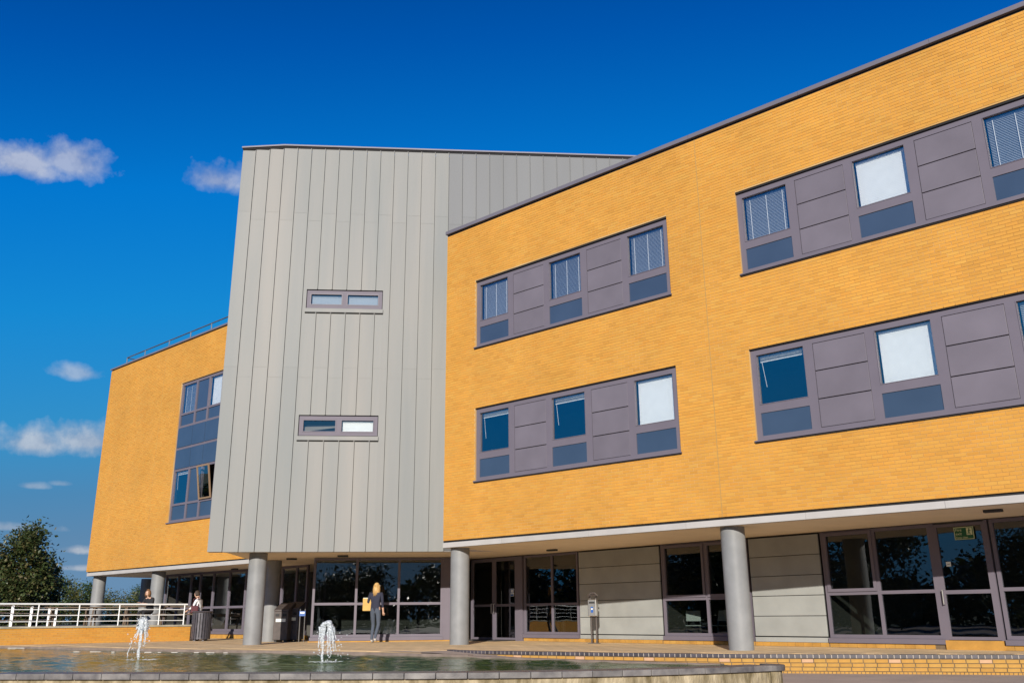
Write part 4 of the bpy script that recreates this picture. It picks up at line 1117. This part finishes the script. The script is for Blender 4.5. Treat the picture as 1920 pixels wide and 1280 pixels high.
# ------------------------------------------------------------------ fountain jets
def jet(label, u, v, strands, drops, foam_r):
    p = on_z(u, v, Z_WAT); t = thing('fountain_jet', label, 'fountain', (p.x, p.y, Z_WAT))
    for k, (pts, rad) in enumerate(strands):
        mb = MB(); P_ = [Vector(a) for a in pts]; Q = []; Rr = []
        for i in range(len(P_)-1):
            for f in range(6):
                s = f/6; Q.append(P_[i].lerp(P_[i+1], s)); Rr.append(rad[i]*(1-s)+rad[i+1]*s)
        Q.append(P_[-1]); Rr.append(rad[-1])
        Q = [q+Vector((random.uniform(-1, 1), random.uniform(-1, 1), 0))*.012 for q in Q]; Rr = [r*random.uniform(.45, 1.05) for r in Rr]
        mb.tube(Q, Rr, 9); mb.build('water_strand', 'foam', t, smooth=True)
    mb = MB()
    for k in range(drops[0]):
        c = Vector(drops[1])+Vector((random.gauss(0, drops[2][0]), random.gauss(0, drops[2][1]), random.gauss(0, drops[2][2])))
        if c.z < .02: continue
        mb.sphere(c, random.uniform(.006, .018), 6, 4)
    mb.build('droplets', 'foam', t, kind='stuff')
    mb = MB()
    for k in range(45):
        a = random.uniform(0, 6.283); r = foam_r*random.random()**.5
        mb.sphere((math.cos(a)*r*1.3+.08, math.sin(a)*r, .004), (random.uniform(.015, .05), random.uniform(.02, .05), .006), 8, 5)
    mb.build('splash_foam', 'foam', t, kind='stuff')
S = [([(0, 0, 0), (.01, 0, .35), (.02, 0, .84)], [.035, .035, .06])]
for k in range(16):
    a = 6.283*k/16+random.uniform(-.2, .2); r = random.uniform(.05, .11); e = random.uniform(.28, .6)
    S.append(([(.03, 0, .84), (.03+math.cos(a)*r*.7, math.sin(a)*r*.7, .82), (.03+math.cos(a)*r*1.2, math.sin(a)*r*1.2, e)], [.05, .05, .012]))
S.append(([(-.06, 0, .6), (-.16, 0, .38), (-.23, 0, .16), (-.22, 0, .02)], [.02, .014, .012, .01]))
jet('fountain jet with mushroom head on the left side of the pond', 258, 1236, S, (90, (.02, 0, .5), (.11, .09, .2)), .34)
S = [([(0, 0, 0), (-.01, 0, .35), (.0, 0, .62), (.03, 0, .74)], [.03, .04, .05, .06])]
for k in range(12):
    x = random.uniform(.10, .25); y = random.uniform(-.06, .06); e = random.uniform(.05, .45)
    S.append(([(.02, y*.3, .72), (.06+x*.2, y, .75), (x*.8, y, .62), (x, y, e)], [.04, .04, .028, .008]))
for k in range(6):
    x = -random.uniform(.02, .08); S.append(([(.0, 0, .72), (x, .02, .66), (x*1.3, .02, random.uniform(.2, .4))], [.04, .03, .008]))
jet('arching fountain jet in front of the glazed lobby', 604, 1240, S, (120, (.14, 0, .25), (.13, .08, .17)), .26)

# ------------------------------------------------------------------ lamps, tree, shrubs
def lamp(u, v, Y, r, label):
    c = at_depth(u, v, Y); t = thing('street_lamp', label, 'lamp', (c.x, c.y, 0), 0, 'globe lamps')
    MB().tube([(0, 0, -.02), (0, 0, .6), (0, 0, c.z-r)], [.07, .05, .035], 10).build('pole', 'bin_grey', t)
    mb = MB(); mb.sphere((0, 0, c.z), r, 16, 10); mb.build('globe', 'lamp_globe', t, smooth=True)
    mb = MB(); mb.tube([(0, 0, c.z-r-.08), (0, 0, c.z-r+.03)], [.05, .09], 10); mb.build('collar', 'bin_grey', t)
lamp(83, 1043.5, 54, .17, 'globe street lamp rising beside the leafy tree on the left')
lamp(254.5, 1113.5, 78, .15, 'distant globe lamp above the bushes beneath the left wing')
def tree(name, label, loc, h, rad, base, n_leaf, leaf, matn, seed, limbs=7, group=None, squash=1., clumps=26):
    rnd = random.Random(seed); t = thing(name, label, 'tree' if h > 3.2 else 'shrub', loc, 0, group)
    top = h-rad*.5
    tr = MB(); tr.tube([(0, 0, -.03), (.03, .02, h*.25), (-.04, .03, h*.5), (.02, 0, top)], [h*.030+.02, h*.024+.015, h*.016, .015], 9)
    cs = []
    for k in range(clumps):
        while True:
            q = Vector((rnd.uniform(-1, 1), rnd.uniform(-1, 1), rnd.uniform(-1, 1)))
            if .25 < q.length < 1: break
        q = q*(.55+.45*rnd.random()) if rnd.random() < .4 else q.normalized()*rnd.uniform(.72, .98)
        cs.append(Vector((q.x*rad, q.y*rad, base+(h-base)*(.5+q.z*.5*squash))))
    for k in range(limbs):
        c = cs[k*len(cs)//limbs]; z0 = min(h*.2+k*h*.06, c.z*.7)
        tr.tube([(0, 0, z0), (c.x*.45, c.y*.45, (z0+c.z)/2+.1), (c.x*.9, c.y*.9, c.z)], [h*.012+.008, h*.008+.006, .008], 6)
    tr.build('trunk', 'bark', t)
    lv = MB()
    for i in range(n_leaf):
        c = cs[rnd.randrange(len(cs))]; R0 = rad*.36
        p = c+Vector((rnd.gauss(0, R0*.55), rnd.gauss(0, R0*.55), rnd.gauss(0, R0*.5)))
        if p.z < base*.5: p.z = base*.5+rnd.random()*.3
        d = Vector((rnd.gauss(0, 1), rnd.gauss(0, 1), rnd.gauss(-.2, .6))).normalized(); s_ = d.cross(Vector((rnd.gauss(0, .5), rnd.gauss(0, .5), 1))).normalized()
        L_ = leaf*rnd.uniform(.7, 1.3); w_ = L_*.34; up2 = d.cross(s_)*L_*.1
        lv.add([p, p+d*L_*.5+s_*w_+up2, p+d*L_, p+d*L_*.5-s_*w_+up2], [(0, 1, 2, 3)])
    lv.build('crown', matn, t)
    return t
def tp(u, Y): q = at_depth(u, 1165, Y); return (q.x, q.y, 0)
tree('leafy_tree', 'dense dark green tree at the far left edge behind the railing', tp(22, 47), 5.8, 1.75, .5, 15000, .19, 'leaf_dark', 3, 9, clumps=60)
tree('leafy_tree', 'lower dark bush-like tree at the foot of the dense tree', tp(68, 50), 4.3, .95, .3, 5000, .18, 'leaf_dark', 5, 6, clumps=26)
sh = [(112, 66, 2.7, 1.3, 'leaf_olive', 'olive shrub nearest the dense tree in the row behind the picnic tables'), (139, 70, 2.95, 1.4, 'leaf_olive', 'tall olive shrub second from the dense tree'),
      (162, 68, 2.75, 1.2, 'leaf_green', 'green shrub just left of the far column'), (200, 74, 2.7, 1.5, 'leaf_olive', 'olive shrub just right of the far column beneath the wing'),
      (228, 76, 2.85, 1.5, 'leaf_olive', 'rounded olive shrub in the gap beneath the left wing'), (252, 78, 2.9, 1.3, 'leaf_green', 'yellow-green shrub below the distant globe lamp'),
      (92, 62, 2.9, 1.2, 'leaf_green', 'green shrub half hidden at the foot of the dense tree'), (180, 80, 2.7, 1.4, 'leaf_green', 'green shrub right behind the far column'), (276, 82, 2.6, 1.5, 'leaf_olive', 'olive shrub between the two columns of the left wing')]
for k, (u, Y, h, r, mm, lab) in enumerate(sh): tree('shrub', lab, tp(u, Y), h+1.0, r, .15, 3000, .15, mm, 20+k, 5, 'shrubs beyond the picnic terrace', clumps=22)
# trees on the other side of the plaza, seen only mirrored in the glass
ring = [(-33, 27, 5.5), (-34, 35, 4.6), (-36, 44, 4.2), (-36, 20, 7.5), (-38, 9, 8.5), (-37, -2, 7), (-35, -12, 9), (-31, -22, 8), (-25, -31, 9.5), (-16, -37, 8), (-6, -40, 7), (5, -41, 8.5), (16, -38, 7.5), (27, -33, 8)]
words = ['first', 'second', 'third', 'fourth', 'fifth', 'sixth', 'seventh', 'eighth', 'ninth', 'tenth', 'eleventh', 'twelfth', 'thirteenth', 'fourteenth']
for k, (x, y, h) in enumerate(ring):
    tree('plaza_tree', 'broad green tree across the plaza, %s of the arc mirrored in the glass' % words[k], (x, y, 0), h, 3.8, .4, 7000, .36, 'leaf_wood', 60+k, 6, 'trees across the plaza', clumps=30)

wd = MB(); rnd = random.Random(5)
for i in range(42000):
    a = R_(rnd.uniform(95, 322)); r = rnd.uniform(52, 60)
    hh = 5.4+1.6*math.sin(a*9)+1.1*math.sin(a*23+1)+.8*math.sin(a*41)
    p = Vector((math.sin(a)*r, math.cos(a)*r-2, rnd.uniform(0, 1)**.8*hh)); L_ = rnd.uniform(.5, 1.0)
    d = Vector((rnd.gauss(0, 1), rnd.gauss(0, 1), rnd.gauss(0, .7))).normalized(); s_ = d.cross(Vector((rnd.gauss(0, .5), rnd.gauss(0, .5), 1))).normalized()
    wd.add([p, p+d*L_*.5+s_*L_*.4, p+d*L_, p+d*L_*.5-s_*L_*.4], [(0, 1, 2, 3)])
tag(wd.build('far_wood', 'leaf_wood', kind='stuff'), 'dark belt of woodland across the plaza mirrored in the glass', 'woodland')
